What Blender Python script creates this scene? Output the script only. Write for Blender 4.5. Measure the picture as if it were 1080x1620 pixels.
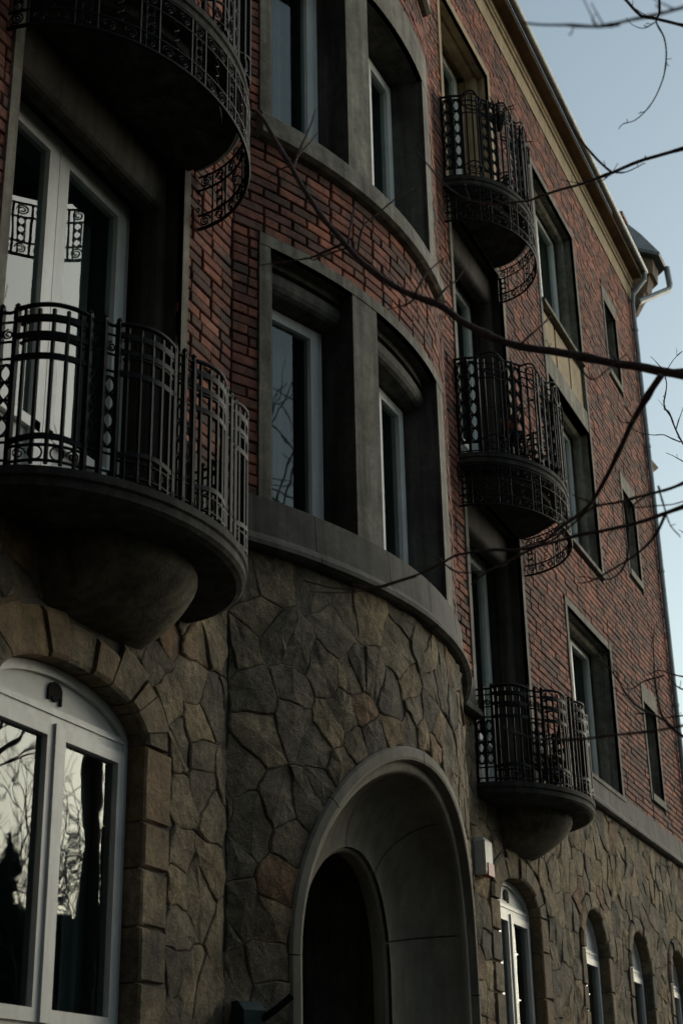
import bpy, math, random
from math import sin, cos, pi, sqrt, radians
from mathutils import Vector, Matrix, noise

for o in list(bpy.data.objects): bpy.data.objects.remove(o)
SC = bpy.context.scene
COL = SC.collection
rng = random.Random(7)

# ------------------------------------------------------------------ camera
YAW, PITCH, ROLL, FPX = radians(23.374), radians(23.192), radians(-1.1456), 2407.7
EYE = Vector((0, 0, 1.6))
_h = Vector((cos(YAW), sin(YAW), 0)); _r = Vector((sin(YAW), -cos(YAW), 0)); _z = Vector((0, 0, 1))
FW = _h*cos(PITCH) + _z*sin(PITCH); _u = -_h*sin(PITCH) + _z*cos(PITCH)
RT = _r*cos(ROLL) + _u*sin(ROLL); UP = -_r*sin(ROLL) + _u*cos(ROLL)
cam_data = bpy.data.cameras.new('camera'); cam = bpy.data.objects.new('camera', cam_data); COL.objects.link(cam)
cam.matrix_world = Matrix(((RT.x, UP.x, -FW.x, EYE.x), (RT.y, UP.y, -FW.y, EYE.y), (RT.z, UP.z, -FW.z, EYE.z), (0, 0, 0, 1)))
cam_data.sensor_fit = 'VERTICAL'; cam_data.sensor_height = 36; cam_data.sensor_width = 24
cam_data.lens = FPX/1620*36; cam_data.clip_start = .05; cam_data.clip_end = 3000
cam_data.dof.use_dof = True; cam_data.dof.focus_distance = 10.5; cam_data.dof.aperture_fstop = 3.6
SC.camera = cam

# ------------------------------------------------------------------ light
SUN_AZ = radians(-27)            # direction towards the sun, measured from +X
SUN_EL = radians(14)
w = bpy.data.worlds.new('World'); SC.world = w; w.use_nodes = True
nt = w.node_tree; nt.nodes.clear()
sky = nt.nodes.new('ShaderNodeTexSky'); sky.sky_type = 'NISHITA'; sky.sun_disc = False
sky.sun_elevation = SUN_EL; sky.sun_rotation = pi/2 - SUN_AZ
sky.air_density = 1.3; sky.dust_density = 1.6; sky.ozone_density = 2.0; sky.altitude = 100
hs = nt.nodes.new('ShaderNodeHueSaturation'); hs.inputs['Saturation'].default_value = .62
bg = nt.nodes.new('ShaderNodeBackground'); bg.inputs['Strength'].default_value = .15
wo = nt.nodes.new('ShaderNodeOutputWorld')
tn = nt.nodes.new('ShaderNodeMix'); tn.data_type = 'RGBA'; tn.blend_type = 'MULTIPLY'; tn.inputs[0].default_value = 1; tn.inputs[7].default_value = (.93, 1, .96, 1)
nt.links.new(sky.outputs[0], hs.inputs['Color']); nt.links.new(hs.outputs[0], tn.inputs[6]); nt.links.new(tn.outputs[2], bg.inputs[0]); nt.links.new(bg.outputs[0], wo.inputs[0])
sl = bpy.data.lights.new('sun', 'SUN'); sl.energy = 1.4; sl.angle = radians(60); sl.color = (1, .93, .84)
so = bpy.data.objects.new('sun', sl); COL.objects.link(so); so.location = (30, -20, 30)
sd = Vector((cos(SUN_AZ)*cos(SUN_EL), sin(SUN_AZ)*cos(SUN_EL), sin(SUN_EL)))
so.rotation_euler = sd.to_track_quat('Z', 'Y').to_euler()
SC.view_settings.view_transform = 'Standard'; SC.view_settings.look = 'None'
SC.view_settings.exposure = .2; SC.view_settings.gamma = 1; SC.view_settings.use_curve_mapping = False
SC.render.engine = 'CYCLES'

# ------------------------------------------------------------------ materials
def mat_base(name):
    m = bpy.data.materials.new(name); m.use_nodes = True
    n = m.node_tree.nodes; l = m.node_tree.links
    return m, n, l, n['Principled BSDF']

def tint(n, l, src, out, scale, lo, hi, detail=6, rough=.6, vec=None):
    """multiply a colour by a noise between lo and hi"""
    t = n.new('ShaderNodeTexNoise'); t.inputs['Scale'].default_value = scale; t.inputs['Detail'].default_value = detail
    t.inputs['Roughness'].default_value = rough
    if vec: l.new(vec, t.inputs['Vector'])
    r = n.new('ShaderNodeMapRange'); r.inputs[1].default_value = .3; r.inputs[2].default_value = .7
    r.inputs[3].default_value = lo; r.inputs[4].default_value = hi
    l.new(t.outputs[0], r.inputs[0])
    x = n.new('ShaderNodeMix'); x.data_type = 'RGBA'; x.blend_type = 'MULTIPLY'; x.inputs[0].default_value = 1
    l.new(src, x.inputs[6]); l.new(r.outputs[0], x.inputs[7])
    return x.outputs[2]

def add_bump(n, l, b, vec, layers, dist=.01):
    prev = None
    for sc, st, det in layers:
        t = n.new('ShaderNodeTexNoise'); t.inputs['Scale'].default_value = sc; t.inputs['Detail'].default_value = det
        t.inputs['Roughness'].default_value = .65
        l.new(vec, t.inputs['Vector'])
        bp = n.new('ShaderNodeBump'); bp.inputs['Strength'].default_value = st; bp.inputs['Distance'].default_value = dist
        l.new(t.outputs[0], bp.inputs['Height'])
        if prev: l.new(prev, bp.inputs['Normal'])
        prev = bp.outputs[0]
    l.new(prev, b.inputs['Normal'])

def pieces_mat(name, stops, rough, n1, bump, spec=.3, dist=.01, grime=None):
    """colour picked per piece (face attribute rnd + object random)"""
    m, n, l, b = mat_base(name)
    g = n.new('ShaderNodeNewGeometry'); at = n.new('ShaderNodeAttribute'); at.attribute_name = 'rnd'
    oi = n.new('ShaderNodeObjectInfo')
    ad = n.new('ShaderNodeMath'); ad.operation = 'ADD'; l.new(at.outputs['Fac'], ad.inputs[0]); l.new(oi.outputs['Random'], ad.inputs[1])
    fr = n.new('ShaderNodeMath'); fr.operation = 'FRACT'; l.new(ad.outputs[0], fr.inputs[0])
    cr = n.new('ShaderNodeValToRGB'); e = cr.color_ramp; e.interpolation = 'LINEAR'
    e.elements[0].position = stops[0][0]; e.elements[0].color = (*stops[0][1], 1)
    e.elements[1].position = stops[-1][0]; e.elements[1].color = (*stops[-1][1], 1)
    for p, c in stops[1:-1]:
        k = e.elements.new(p); k.color = (*c, 1)
    l.new(fr.outputs[0], cr.inputs[0])
    c = cr.outputs[0]
    for sc, lo, hi in n1: c = tint(n, l, c, None, sc, lo, hi, vec=g.outputs['Position'])
    if grime:
        t = n.new('ShaderNodeTexNoise'); t.inputs['Scale'].default_value = grime[0]; t.inputs['Detail'].default_value = 5
        l.new(g.outputs['Position'], t.inputs['Vector'])
        r = n.new('ShaderNodeMapRange'); r.inputs[1].default_value = grime[1]; r.inputs[2].default_value = grime[1]+.16
        l.new(t.outputs[0], r.inputs[0])
        x = n.new('ShaderNodeMix'); x.data_type = 'RGBA'; l.new(r.outputs[0], x.inputs[0]); l.new(c, x.inputs[6]); x.inputs[7].default_value = (*grime[2], 1)
        c = x.outputs[2]
    l.new(c, b.inputs['Base Color']); b.inputs['Roughness'].default_value = rough; b.inputs['Specular IOR Level'].default_value = spec
    add_bump(n, l, b, g.outputs['Position'], bump, dist)
    return m

def plain_mat(name, col, rough=.7, n1=((6, .7, 1.15),), bump=((60, .3, 4),), spec=.3, dist=.004, metal=0, streak=None):
    m, n, l, b = mat_base(name)
    g = n.new('ShaderNodeNewGeometry')
    rgb = n.new('ShaderNodeRGB'); rgb.outputs[0].default_value = (*col, 1); c = rgb.outputs[0]
    for sc, lo, hi in n1: c = tint(n, l, c, None, sc, lo, hi, vec=g.outputs['Position'])
    if streak:     # vertical rain streaks / soot
        mp = n.new('ShaderNodeMapping'); mp.inputs['Scale'].default_value = (9, 9, .7); l.new(g.outputs['Position'], mp.inputs[0])
        c = tint(n, l, c, None, 1.2, streak[0], streak[1], vec=mp.outputs[0])
    l.new(c, b.inputs['Base Color']); b.inputs['Roughness'].default_value = rough
    b.inputs['Specular IOR Level'].default_value = spec; b.inputs['Metallic'].default_value = metal
    if bump: add_bump(n, l, b, g.outputs['Position'], bump, dist)
    return m

M = {}
M['brick'] = pieces_mat('brick', [(0, (.1, .055, .042)), (.12, (.12, .062, .046)), (.25, (.17, .07, .05)), (.45, (.23, .085, .056)), (.62, (.27, .1, .064)),
                                  (.78, (.33, .118, .07)), (.88, (.3, .13, .09)), (.95, (.17, .075, .055)), (1, (.11, .058, .044))], .9,
                        ((22, .6, 1.35), (3.2, .6, 1.3), (.7, .65, 1.25)), ((140, .45, 5), (30, .5, 3)), dist=.005, grime=(4.5, .53, (.075, .055, .045)))
M['mortar'] = plain_mat('mortar', (.1, .088, .074), .95, ((3, .6, 1.3),), ((90, .6, 4),))
M['stone'] = pieces_mat('stone', [(0, (.22, .175, .11)), (.14, (.14, .122, .09)), (.3, (.29, .23, .14)), (.42, (.16, .14, .103)), (.55, (.34, .265, .155)), (.68, (.185, .16, .112)),
                                  (.8, (.28, .22, .135)), (.9, (.3, .21, .115)), (.95, (.25, .15, .085)), (.975, (.22, .18, .12)), (1, (.17, .145, .1))], .9,
                        ((4, .5, 1.45), (18, .65, 1.35), (70, .7, 1.25)), ((6, .9, 10), (24, 1, 10), (110, .6, 5)), dist=.022, grime=(1.6, .58, (.08, .07, .052)))
M['joint'] = plain_mat('joint', (.11, .1, .082), .95, ((4, .5, 1.5),), ((60, .7, 5),), dist=.01)
M['voussoir'] = pieces_mat('voussoir', [(0, (.17, .14, .09)), (.3, (.2, .14, .08)), (.5, (.13, .115, .085)), (.75, (.2, .14, .08)), (1, (.15, .13, .09))], .9,
                           ((8, .6, 1.35), (45, .75, 1.2)), ((12, .9, 8), (50, .6, 6)), dist=.02)
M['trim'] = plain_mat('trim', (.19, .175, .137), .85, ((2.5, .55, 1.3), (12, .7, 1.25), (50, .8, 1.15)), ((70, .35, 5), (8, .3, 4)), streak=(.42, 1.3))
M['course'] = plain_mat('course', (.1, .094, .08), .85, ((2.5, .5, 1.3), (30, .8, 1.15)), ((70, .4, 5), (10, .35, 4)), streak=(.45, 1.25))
M['shaded_stone'] = plain_mat('shaded_stone', (.06, .054, .044), .85, ((2.5, .5, 1.3), (30, .8, 1.15)), ((70, .4, 5),), streak=(.5, 1.25))  # darkened stone: shade of the recesses and passage put into the colour
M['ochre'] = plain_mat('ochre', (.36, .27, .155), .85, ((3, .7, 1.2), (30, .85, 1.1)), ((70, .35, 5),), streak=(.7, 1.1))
M['wood'] = plain_mat('wood', (.16, .105, .06), .8, ((4, .6, 1.2),), ((60, .4, 4),))
M['portal'] = plain_mat('portal', (.215, .195, .15), .8, ((3, .7, 1.15), (40, .88, 1.08)), ((90, .2, 5), (7, .2, 4)), streak=(.72, 1.1))
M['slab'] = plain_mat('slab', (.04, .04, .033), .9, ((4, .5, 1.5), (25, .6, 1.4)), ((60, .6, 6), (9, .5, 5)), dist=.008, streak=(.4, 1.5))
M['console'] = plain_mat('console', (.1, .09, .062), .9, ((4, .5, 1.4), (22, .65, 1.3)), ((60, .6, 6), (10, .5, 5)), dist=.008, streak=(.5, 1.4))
M['iron'] = plain_mat('iron', (.0065, .0075, .008), .6, ((40, .7, 1.4),), ((120, .35, 4),), spec=.13, dist=.002)
M['pvc'] = plain_mat('pvc', (.82, .82, .78), .42, ((5, .88, 1.05),), None, spec=.4, streak=(.86, 1.04))
M['pvc_ground'] = plain_mat('pvc_ground', (.62, .63, .6), .42, ((5, .85, 1.05),), None, spec=.4, streak=(.82, 1.05))  # greyer white for the ground floor frames
M['pvc_panel'] = plain_mat('pvc_panel', (.58, .585, .55), .5, ((5, .88, 1.05),), None)
M['black'] = plain_mat('black', (.008, .008, .008), .8, spec=.08)
M['dark'] = plain_mat('dark', (.02, .02, .02), .9)
M['zinc'] = plain_mat('zinc', (.24, .26, .26), .5, ((6, .7, 1.2),), ((50, .2, 4),), metal=.35)
M['roof'] = plain_mat('roof', (.16, .17, .17), .6, ((6, .7, 1.2),), ((50, .3, 4),))
M['bark'] = plain_mat('bark', (.1, .074, .072), .85, ((30, .6, 1.4),), ((90, .6, 5),), dist=.006)
M['alarm'] = plain_mat('alarm', (.62, .61, .56), .5, ((12, .85, 1.05),), None, streak=(.8, 1.05))
M['red'] = plain_mat('red', (.3, .025, .018), .5, ((20, .8, 1.1),), None)
M['terracotta'] = plain_mat('terracotta', (.32, .08, .045), .7)
M['soil_leaf'] = plain_mat('dry_leaf', (.05, .05, .03), .8)
M['asphalt'] = plain_mat('asphalt', (.05, .05, .05), .95, ((2, .7, 1.2),), ((120, .5, 4),))
M['paving'] = plain_mat('paving', (.08, .078, .075), .9, ((2, .7, 1.2),), ((80, .4, 4),))
M['grass'] = plain_mat('grass', (.05, .07, .03), .95, ((.6, .5, 1.3), (6, .6, 1.3)), ((30, .8, 4),))
M['conifer'] = plain_mat('conifer', (.02, .035, .022), .9, ((9, .5, 1.5),), None)
M['render_wall'] = plain_mat('render_wall', (.4, .37, .31), .9, ((1, .85, 1.1),), None)
M['curtain'] = plain_mat('curtain', (.4, .42, .4), .9, ((6, .9, 1.1),), None)

def glass_mat():
    m = bpy.data.materials.new('window_glass'); m.use_nodes = True; n = m.node_tree.nodes; l = m.node_tree.links; n.clear()
    out = n.new('ShaderNodeOutputMaterial'); mx = n.new('ShaderNodeMixShader'); fr = n.new('ShaderNodeFresnel'); fr.inputs[0].default_value = 1.6
    gl = n.new('ShaderNodeBsdfGlossy'); gl.inputs['Roughness'].default_value = .012; gl.inputs['Color'].default_value = (.92, .97, .95, 1)
    tr = n.new('ShaderNodeBsdfTransparent'); tr.inputs[0].default_value = (.7, .8, .78, 1)
    g = n.new('ShaderNodeNewGeometry'); t = n.new('ShaderNodeTexNoise'); t.inputs['Scale'].default_value = 2.2; l.new(g.outputs['Position'], t.inputs['Vector'])
    bp = n.new('ShaderNodeBump'); bp.inputs['Strength'].default_value = .12; bp.inputs['Distance'].default_value = .01; l.new(t.outputs[0], bp.inputs['Height'])
    l.new(bp.outputs[0], gl.inputs['Normal'])
    l.new(fr.outputs[0], mx.inputs[0]); l.new(tr.outputs[0], mx.inputs[1]); l.new(gl.outputs[0], mx.inputs[2]); l.new(mx.outputs[0], out.inputs[0])
    return m
M['glass'] = glass_mat()
M['room'] = plain_mat('room', (.3, .42, .43), .9, (), None)

# ------------------------------------------------------------------ mesh helpers
class MB:
    def __init__(s): s.v = []; s.f = []; s.a = []
    def add(s, vs, fs, rnd=0.):
        b = len(s.v); s.v += [tuple(v) for v in vs]; s.f += [tuple(i+b for i in f) for f in fs]; s.a += [rnd]*len(fs); return s
    def box(s, x0, x1, y0, y1, z0, z1):
        vs = [(x, y, z) for z in (z0, z1) for y in (y0, y1) for x in (x0, x1)]
        return s.add(vs, [(0, 2, 3, 1), (4, 5, 7, 6), (0, 1, 5, 4), (2, 6, 7, 3), (0, 4, 6, 2), (1, 3, 7, 5)])
    def tube(s, pts, r, n=6, closed=False, cap=True, flat=None):
        """round bar along pts; r float or list; flat=(a,b) rectangular bar with b along 'up'"""
        P = [Vector(p) for p in pts]; N = len(P)
        rs = r if isinstance(r, (list, tuple)) else [r]*N
        ref = None; rings = []
        for i in range(N):
            if closed: t = P[(i+1) % N]-P[i-1]
            else: t = P[min(i+1, N-1)]-P[max(i-1, 0)]
            if t.length < 1e-9: t = Vector((0, 0, 1))
            t.normalize()
            if ref is None:
                ref = Vector((0, 0, 1)) if abs(t.z) < .9 else Vector((0, 1, 0))
            a = ref - t*ref.dot(t)
            if a.length < 1e-6: a = t.orthogonal()
            a.normalize(); b = t.cross(a); ref = a
            if flat:
                offs = [(-flat[1], -flat[0]), (flat[1], -flat[0]), (flat[1], flat[0]), (-flat[1], flat[0])]
                rings.append([P[i]+a*p+b*q for p, q in offs])
            else:
                rings.append([P[i]+(a*cos(2*pi*k/n)+b*sin(2*pi*k/n))*rs[i] for k in range(n)])
        m = len(rings[0]); vs = [v for rg in rings for v in rg]; fs = []
        for i in range(N if closed else N-1):
            j = (i+1) % N
            for k in range(m): fs.append((i*m+k, i*m+(k+1) % m, j*m+(k+1) % m, j*m+k))
        if cap and not closed:
            fs.append(tuple(reversed(range(m)))); fs.append(tuple((N-1)*m+k for k in range(m)))
        return s.add(vs, fs)
    def build(s, name, mat, parent=None, smooth=False, origin=None, **tags):
        me = bpy.data.meshes.new(name); vs = s.v
        if origin is not None: vs = [(x-origin[0], y-origin[1], z-origin[2]) for x, y, z in vs]
        me.from_pydata(vs, [], s.f); me.update()
        if any(s.a):
            at = me.attributes.new('rnd', 'FLOAT', 'FACE'); at.data.foreach_set('value', s.a)
        if smooth: me.polygons.foreach_set('use_smooth', [True]*len(me.polygons))
        me.materials.append(M[mat] if isinstance(mat, str) else mat)
        o = bpy.data.objects.new(name, me); COL.objects.link(o)
        if origin is not None: o.location = origin
        if parent: o.parent = parent
        for k, v in tags.items(): o[k] = v
        return o

def setp(o, parent):
    """parent keeping world placement (parents carry translations only)"""
    o.parent = parent
    return o

def empty(name, loc, label, cat, group=None):
    o = bpy.data.objects.new(name, None); COL.objects.link(o); o.location = loc; o['label'] = label; o['category'] = cat
    if group: o['group'] = group
    return o

def fix_normals():
    import bmesh
    for me in bpy.data.meshes:
        bm = bmesh.new(); bm.from_mesh(me); bmesh.ops.recalc_face_normals(bm, faces=bm.faces); 
        if me.name.startswith('pane'):
            for f in bm.faces:
                if f.normal.y > 0: f.normal_flip()
        bm.to_mesh(me); bm.free()

def to_px(p):
    q = Vector(p)-EYE; d = q.dot(FW)
    if d < .1: return None
    return 540+FPX*q.dot(RT)/d, 810-FPX*q.dot(UP)/d
def ray(x, y, dist):
    """point seen at photo pixel x,y at forward distance dist (used once to lay out the boughs)"""
    return EYE + (FW + RT*((x-540)/FPX) + UP*((810-y)/FPX))*dist

# ------------------------------------------------------------------ facade surfaces
WY = 4.0
XC, R, YF = 9.52, 4.2, 3.5
YC = YF+R
BH = R*math.acos((YC-WY)/R)                       # half arc of the bow
BX = R*sin(BH/R)
def FLAT(s, z, o): return Vector((s, WY-o, z))
def BOW(s, z, o):
    t = s/R; return Vector((XC+(R+o)*sin(t), YC-(R+o)*cos(t), z))
FLOOR = 3.02; L1 = 4.5                             # first floor balcony level
XL, XR = 6.05, 12.93                               # balcony axes
CORNER = 20.85

def sbreaks(a, b, step):
    n = max(1, int(math.ceil((b-a)/step))); return [a+(b-a)*i/n for i in range(n+1)]

def mblock(mb, S, s0, s1, z0, z1, o0, o1, step=.12, rnd=0.):
    """block on a surface, curved along s"""
    ss = sbreaks(s0, s1, step) if S is BOW else [s0, s1]
    vs = []; fs = []
    for s in ss: vs += [S(s, z0, o0), S(s, z1, o0), S(s, z1, o1), S(s, z0, o1)]
    for i in range(len(ss)-1):
        for k in range(4): fs.append((i*4+k, i*4+(k+1) % 4, i*4+4+(k+1) % 4, i*4+4+k))
    fs += [(3, 2, 1, 0), tuple(len(vs)-4+k for k in range(4))]
    mb.add(vs, fs, rnd)

def sweep_s(mb, S, prof, s0, s1, step=.08, closed=True):
    """profile [(z,o)] carried along s"""
    ss = sbreaks(s0, s1, step) if S is BOW else [s0, s1]
    n = len(prof); vs = []; fs = []
    for s in ss: vs += [S(s, z, o) for z, o in prof]
    for i in range(len(ss)-1):
        for k in range(n if closed else n-1):
            fs.append((i*n+k, i*n+(k+1) % n, i*n+n+(k+1) % n, i*n+n+k))
    if closed: fs += [tuple(reversed(range(n))), tuple(len(vs)-n+k for k in range(n))]
    mb.add(vs, fs)

def sweep_z(mb, S, prof, z0, z1):
    """profile [(s,o)] carried upward"""
    n = len(prof); vs = [S(s, z0, o) for s, o in prof]+[S(s, z1, o) for s, o in prof]
    mb.add(vs, [(k, k+1, n+k+1, n+k) for k in range(n-1)])

class Rect:
    def __init__(s, a, b, z0, z1): s.a, s.b, s.z0, s.z1 = a, b, z0, z1
    def top(s, x): return s.z1
    def pts(s): return [(s.a, s.z0), (s.b, s.z0), (s.b, s.z1), (s.a, s.z1)]
class Arch:
    def __init__(s, c, hw, z0, spring, rise): s.c, s.hw, s.z0, s.sp, s.rise = c, hw, z0, spring, rise; s.a, s.b = c-hw, c+hw
    def top(s, x): return s.sp+s.rise*sqrt(max(0, 1-((x-s.c)/s.hw)**2))
    def path(s, n=24, grow=0.):
        hw, ri = s.hw+grow, s.rise+grow
        return [(s.c-hw, s.z0)]+[(s.c-hw*cos(pi*i/n), s.sp+ri*sin(pi*i/n)) for i in range(n+1)]+[(s.c+hw, s.z0)]
    def pts(s): return s.path(16)

def backing(name, S, a, b, z0, z1, holes, off, mat, parent, step=.1):
    """wall sheet with openings, cut in thin vertical slices"""
    br = set(sbreaks(a, b, step))
    for h in holes: br |= {h.a, h.b} | ({h.c-h.hw*cos(pi*i/24) for i in range(25)} if isinstance(h, Arch) else set())
    br = sorted(x for x in br if a-1e-6 <= x <= b+1e-6)
    br = [x for i, x in enumerate(br) if i == 0 or x-br[i-1] > 1e-4]
    mb = MB()
    for p, q in zip(br, br[1:]):
        m = (p+q)/2; hs_ = sorted([h for h in holes if h.a < m < h.b], key=lambda h: h.z0)
        lo = (z0, z0)
        for h in hs_:
            if h.z0 > lo[0]+1e-4: mb.add([S(p, lo[0], off), S(q, lo[1], off), S(q, h.z0, off), S(p, h.z0, off)], [(0, 1, 2, 3)])
            lo = (h.top(p), h.top(q))
        if lo[0] < z1-1e-4: mb.add([S(p, lo[0], off), S(q, lo[1], off), S(q, z1, off), S(p, z1, off)], [(0, 1, 2, 3)])
    return mb.build(name, mat, parent)

bld = empty('apartment_building', (XC, WY+5, 0), 'large red brick apartment building with rough stone ground floor and curved central bow', 'building')
BO = Vector(bld.location)
class Shift:      # children of the building live in its local space
    pass
_build = MB.build
def build_child(self, name, mat, parent=None, **k):
    o = _build(self, name, mat, None, **k)
    if parent is not None:
        o.parent = parent
        o.matrix_parent_inverse = Matrix.Translation(-world_loc(parent))
    return o
def world_loc(o):
    v = Vector(o.location)
    if o.parent:
        v = o.parent.matrix_parent_inverse @ v if False else v
    return v
MB.build = build_child
# every part keeps world coordinates: parent inverse cancels the parents' translation
def world_loc(o):
    if o.parent is None: return Vector(o.location)
    return world_loc(o.parent) + o.matrix_parent_inverse.translation + Vector(o.location)

# ------------------------------------------------------------------ openings
Z_ST = 5.05; Z_BR = 5.40; Z_TOP = 13.97
LHX0 = .5
recL = [Rect(5.17, 6.865, L1+FLOOR*k, (7.36 if k < 2 else 7.03)+FLOOR*k) for k in range(3)]
recR = [Rect(12.08, 13.68, L1+FLOOR*k, (7.32 if k < 2 else 7.03)+FLOOR*k) for k in range(3)]
winA = Rect(15.27, 17.25, Z_BR, 7.25)
winB = Rect(15.27, 17.25, 8.03, 13.04)
narrow = [Rect(18.72, 19.54, 5.69+FLOOR*k-.02*k, 7.2+FLOOR*k-.05*k) for k in range(3)]
archL = Arch(5.97, .65, 1.9, 3.6, .24)
archR = Arch(XR, .575, 1.9, 3.6, .25)
small = [Arch(15.42, .44, 1.9, 3.5, .42), Arch(17.31, .44, 1.9, 3.5, .42), Arch(19.25, .42, 1.9, 3.5, .42)]
PC, PZ = -.19, 2.68                                  # portal axis
portal = Arch(PC, 1.43, -.2, PZ, 1.43)
PAIR = (-1.86, .80)
bowU = [Rect(PAIR[0], PAIR[1], Z_BR+.0, 7.35), Rect(PAIR[0], PAIR[1], 8.12, 10.57)]
bowV = bowU + [Rect(PAIR[0], PAIR[1], 11.1, 13.4)]

# ------------------------------------------------------------------ walls: sheets behind bricks and stones
SB = dict(off=-.012)
bwL = backing('brick_wall', FLAT, LHX0, XC-BX, Z_ST, Z_TOP, recL, -.016, 'mortar', bld, step=.5)
bwB = backing('bow_brick_wall', BOW, -BH, BH, Z_ST, Z_TOP, bowV, -.016, 'mortar', bld)
bwR = backing('brick_wall', FLAT, XC+BX, CORNER, Z_ST, Z_TOP, recR+[winA, winB]+narrow, -.016, 'mortar', bld, step=.5)
swL = backing('stone_wall', FLAT, LHX0, XC-BX, -.2, Z_ST, [archL]+[Rect(r.a, r.b, r.z0, Z_ST+.01) for r in recL[:1]], 0, 'joint', bld, step=.5)
swB = backing('bow_stone_wall', BOW, -BH-.03, BH+.03, -.2, Z_ST, [portal], .0, 'joint', bld)
swR = backing('stone_wall', FLAT, XC+BX, CORNER, -.2, Z_ST, [archR]+small+[Rect(r.a, r.b, r.z0, Z_ST+.01) for r in recR[:1]], 0, 'joint', bld, step=.5)

# ------------------------------------------------------------------ bricks
def brick_rows(S, a, b, z0, z1, holes, out):
    BL, BHt, J = .25, .065, .01
    row = 0; z = z0+.006
    while z+BHt < z1:
        zc = z+BHt/2
        blk = sorted([(h.a, h.b) for h in holes if h.z0-.03 < zc < h.z1+.03])
        free = []; cur = a
        for p, q in blk:
            if p > cur: free.append((cur, p))
            cur = max(cur, q)
        if cur < b: free.append((cur, b))
        off = (row % 2)*.13+rng.uniform(-.01, .01)
        for p, q in free:
            x = p-((p-a-off) % (BL+J))
            while x < q:
                l = BL
                if rng.random() < .22: l = .12
                x0, x1 = max(x, p+.003), min(x+l, q-.003)
                if x1-x0 > .03: out.append((S, x0, x1, z+rng.uniform(-.002, .002), z+BHt+rng.uniform(-.002, .002)))
                x += l+J
        row += 1; z += BHt+J
bricks = []
brick_rows(FLAT, LHX0, XC-BX-.005, Z_BR, Z_TOP, recL, bricks)
brick_rows(BOW, -BH, BH, Z_BR, Z_TOP, bowV, bricks)
brick_rows(FLAT, XC+BX+.005, CORNER-.02, Z_BR, Z_TOP, recR+[winA, winB]+narrow, bricks)

def brick_geo(w_, h_, d, bv=.006):
    """unit brick around its centre: front at -y"""
    a, c = w_/2, h_/2
    vs = [(-a, .02, -c), (a, .02, -c), (a, .02, c), (-a, .02, c), (-a, -d+bv, -c), (a, -d+bv, -c), (a, -d+bv, c), (-a, -d+bv, c),
          (-a+bv, -d, -c+bv), (a-bv, -d, -c+bv), (a-bv, -d, c-bv), (-a+bv, -d, c-bv)]
    fs = [(8, 9, 10, 11)]+[(i, (i+1) % 4, 4+(i+1) % 4, 4+i) for i in range(4)]+[(4+i, 4+(i+1) % 4, 8+(i+1) % 4, 8+i) for i in range(4)]
    return vs, fs
def frame_at(S, s):
    if S is FLAT: return Vector((1, 0, 0)), Vector((0, 1, 0))
    t = s/R; return Vector((cos(t), sin(t), 0)), Vector((-sin(t), cos(t), 0))

ranked = []
for i, (S, x0, x1, z0, z1) in enumerate(bricks):
    c = [to_px(S(p, q, 0)) for p, q in ((x0, z0), (x1, z0), (x1, z1), (x0, z1))]
    if None in c: continue
    m = (sum(p[0] for p in c)/4, sum(p[1] for p in c)/4)
    if not (280 < m[0] < 1080 and 0 < m[1] < 1620): continue
    if S is FLAT and x0 < 6.8: continue
    if S is BOW and x0 > 1.3: continue
    if m[0] < 395 and (m[1] > 560 or m[1] < 250): continue
    ar = abs(sum(c[k][0]*c[(k+1) % 4][1]-c[(k+1) % 4][0]*c[k][1] for k in range(4)))/2
    ranked.append((ar, i))
ranked.sort(reverse=True); single = {i for _, i in ranked[:300]}
sizes = {}
rest = {id(bwL): MB(), id(bwB): MB(), id(bwR): MB()}
for i, (S, x0, x1, z0, z1) in enumerate(bricks):
    s = (x0+x1)/2; c = S(s, (z0+z1)/2, 0); tx, nn = frame_at(S, s)
    owner = bwB if S is BOW else (bwL if s < XC else bwR)
    d = .002+rng.random()*.01
    if i in single:
        key = (round((x1-x0)/.02)*.02, rng.randrange(3))
        if key not in sizes:
            vs, fs = brick_geo(max(.03, key[0]), .065, .004+.0035*key[1])
            me = bpy.data.meshes.new('brick'); me.from_pydata(vs, [], fs); me.update(); me.materials.append(M['brick']); sizes[key] = me
        o = bpy.data.objects.new('brick', sizes[key]); COL.objects.link(o)
        o.parent = owner; o.matrix_parent_inverse = Matrix.Translation(-world_loc(owner))
        o.location = c; o.rotation_euler = (rng.uniform(-.02, .02), rng.uniform(-.012, .012), math.atan2(tx.y, tx.x)+rng.uniform(-.016, .016))
    else:
        vs, fs = brick_geo(x1-x0, z1-z0, d)
        rest[id(owner)].add([c+tx*v[0]+nn*v[1]+Vector((0, 0, v[2])) for v in vs], fs, rng.random())
for ow in (bwL, bwB, bwR):
    if rest[id(ow)].v: rest[id(ow)].build('bricks', 'brick', ow, kind='stuff')

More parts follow.
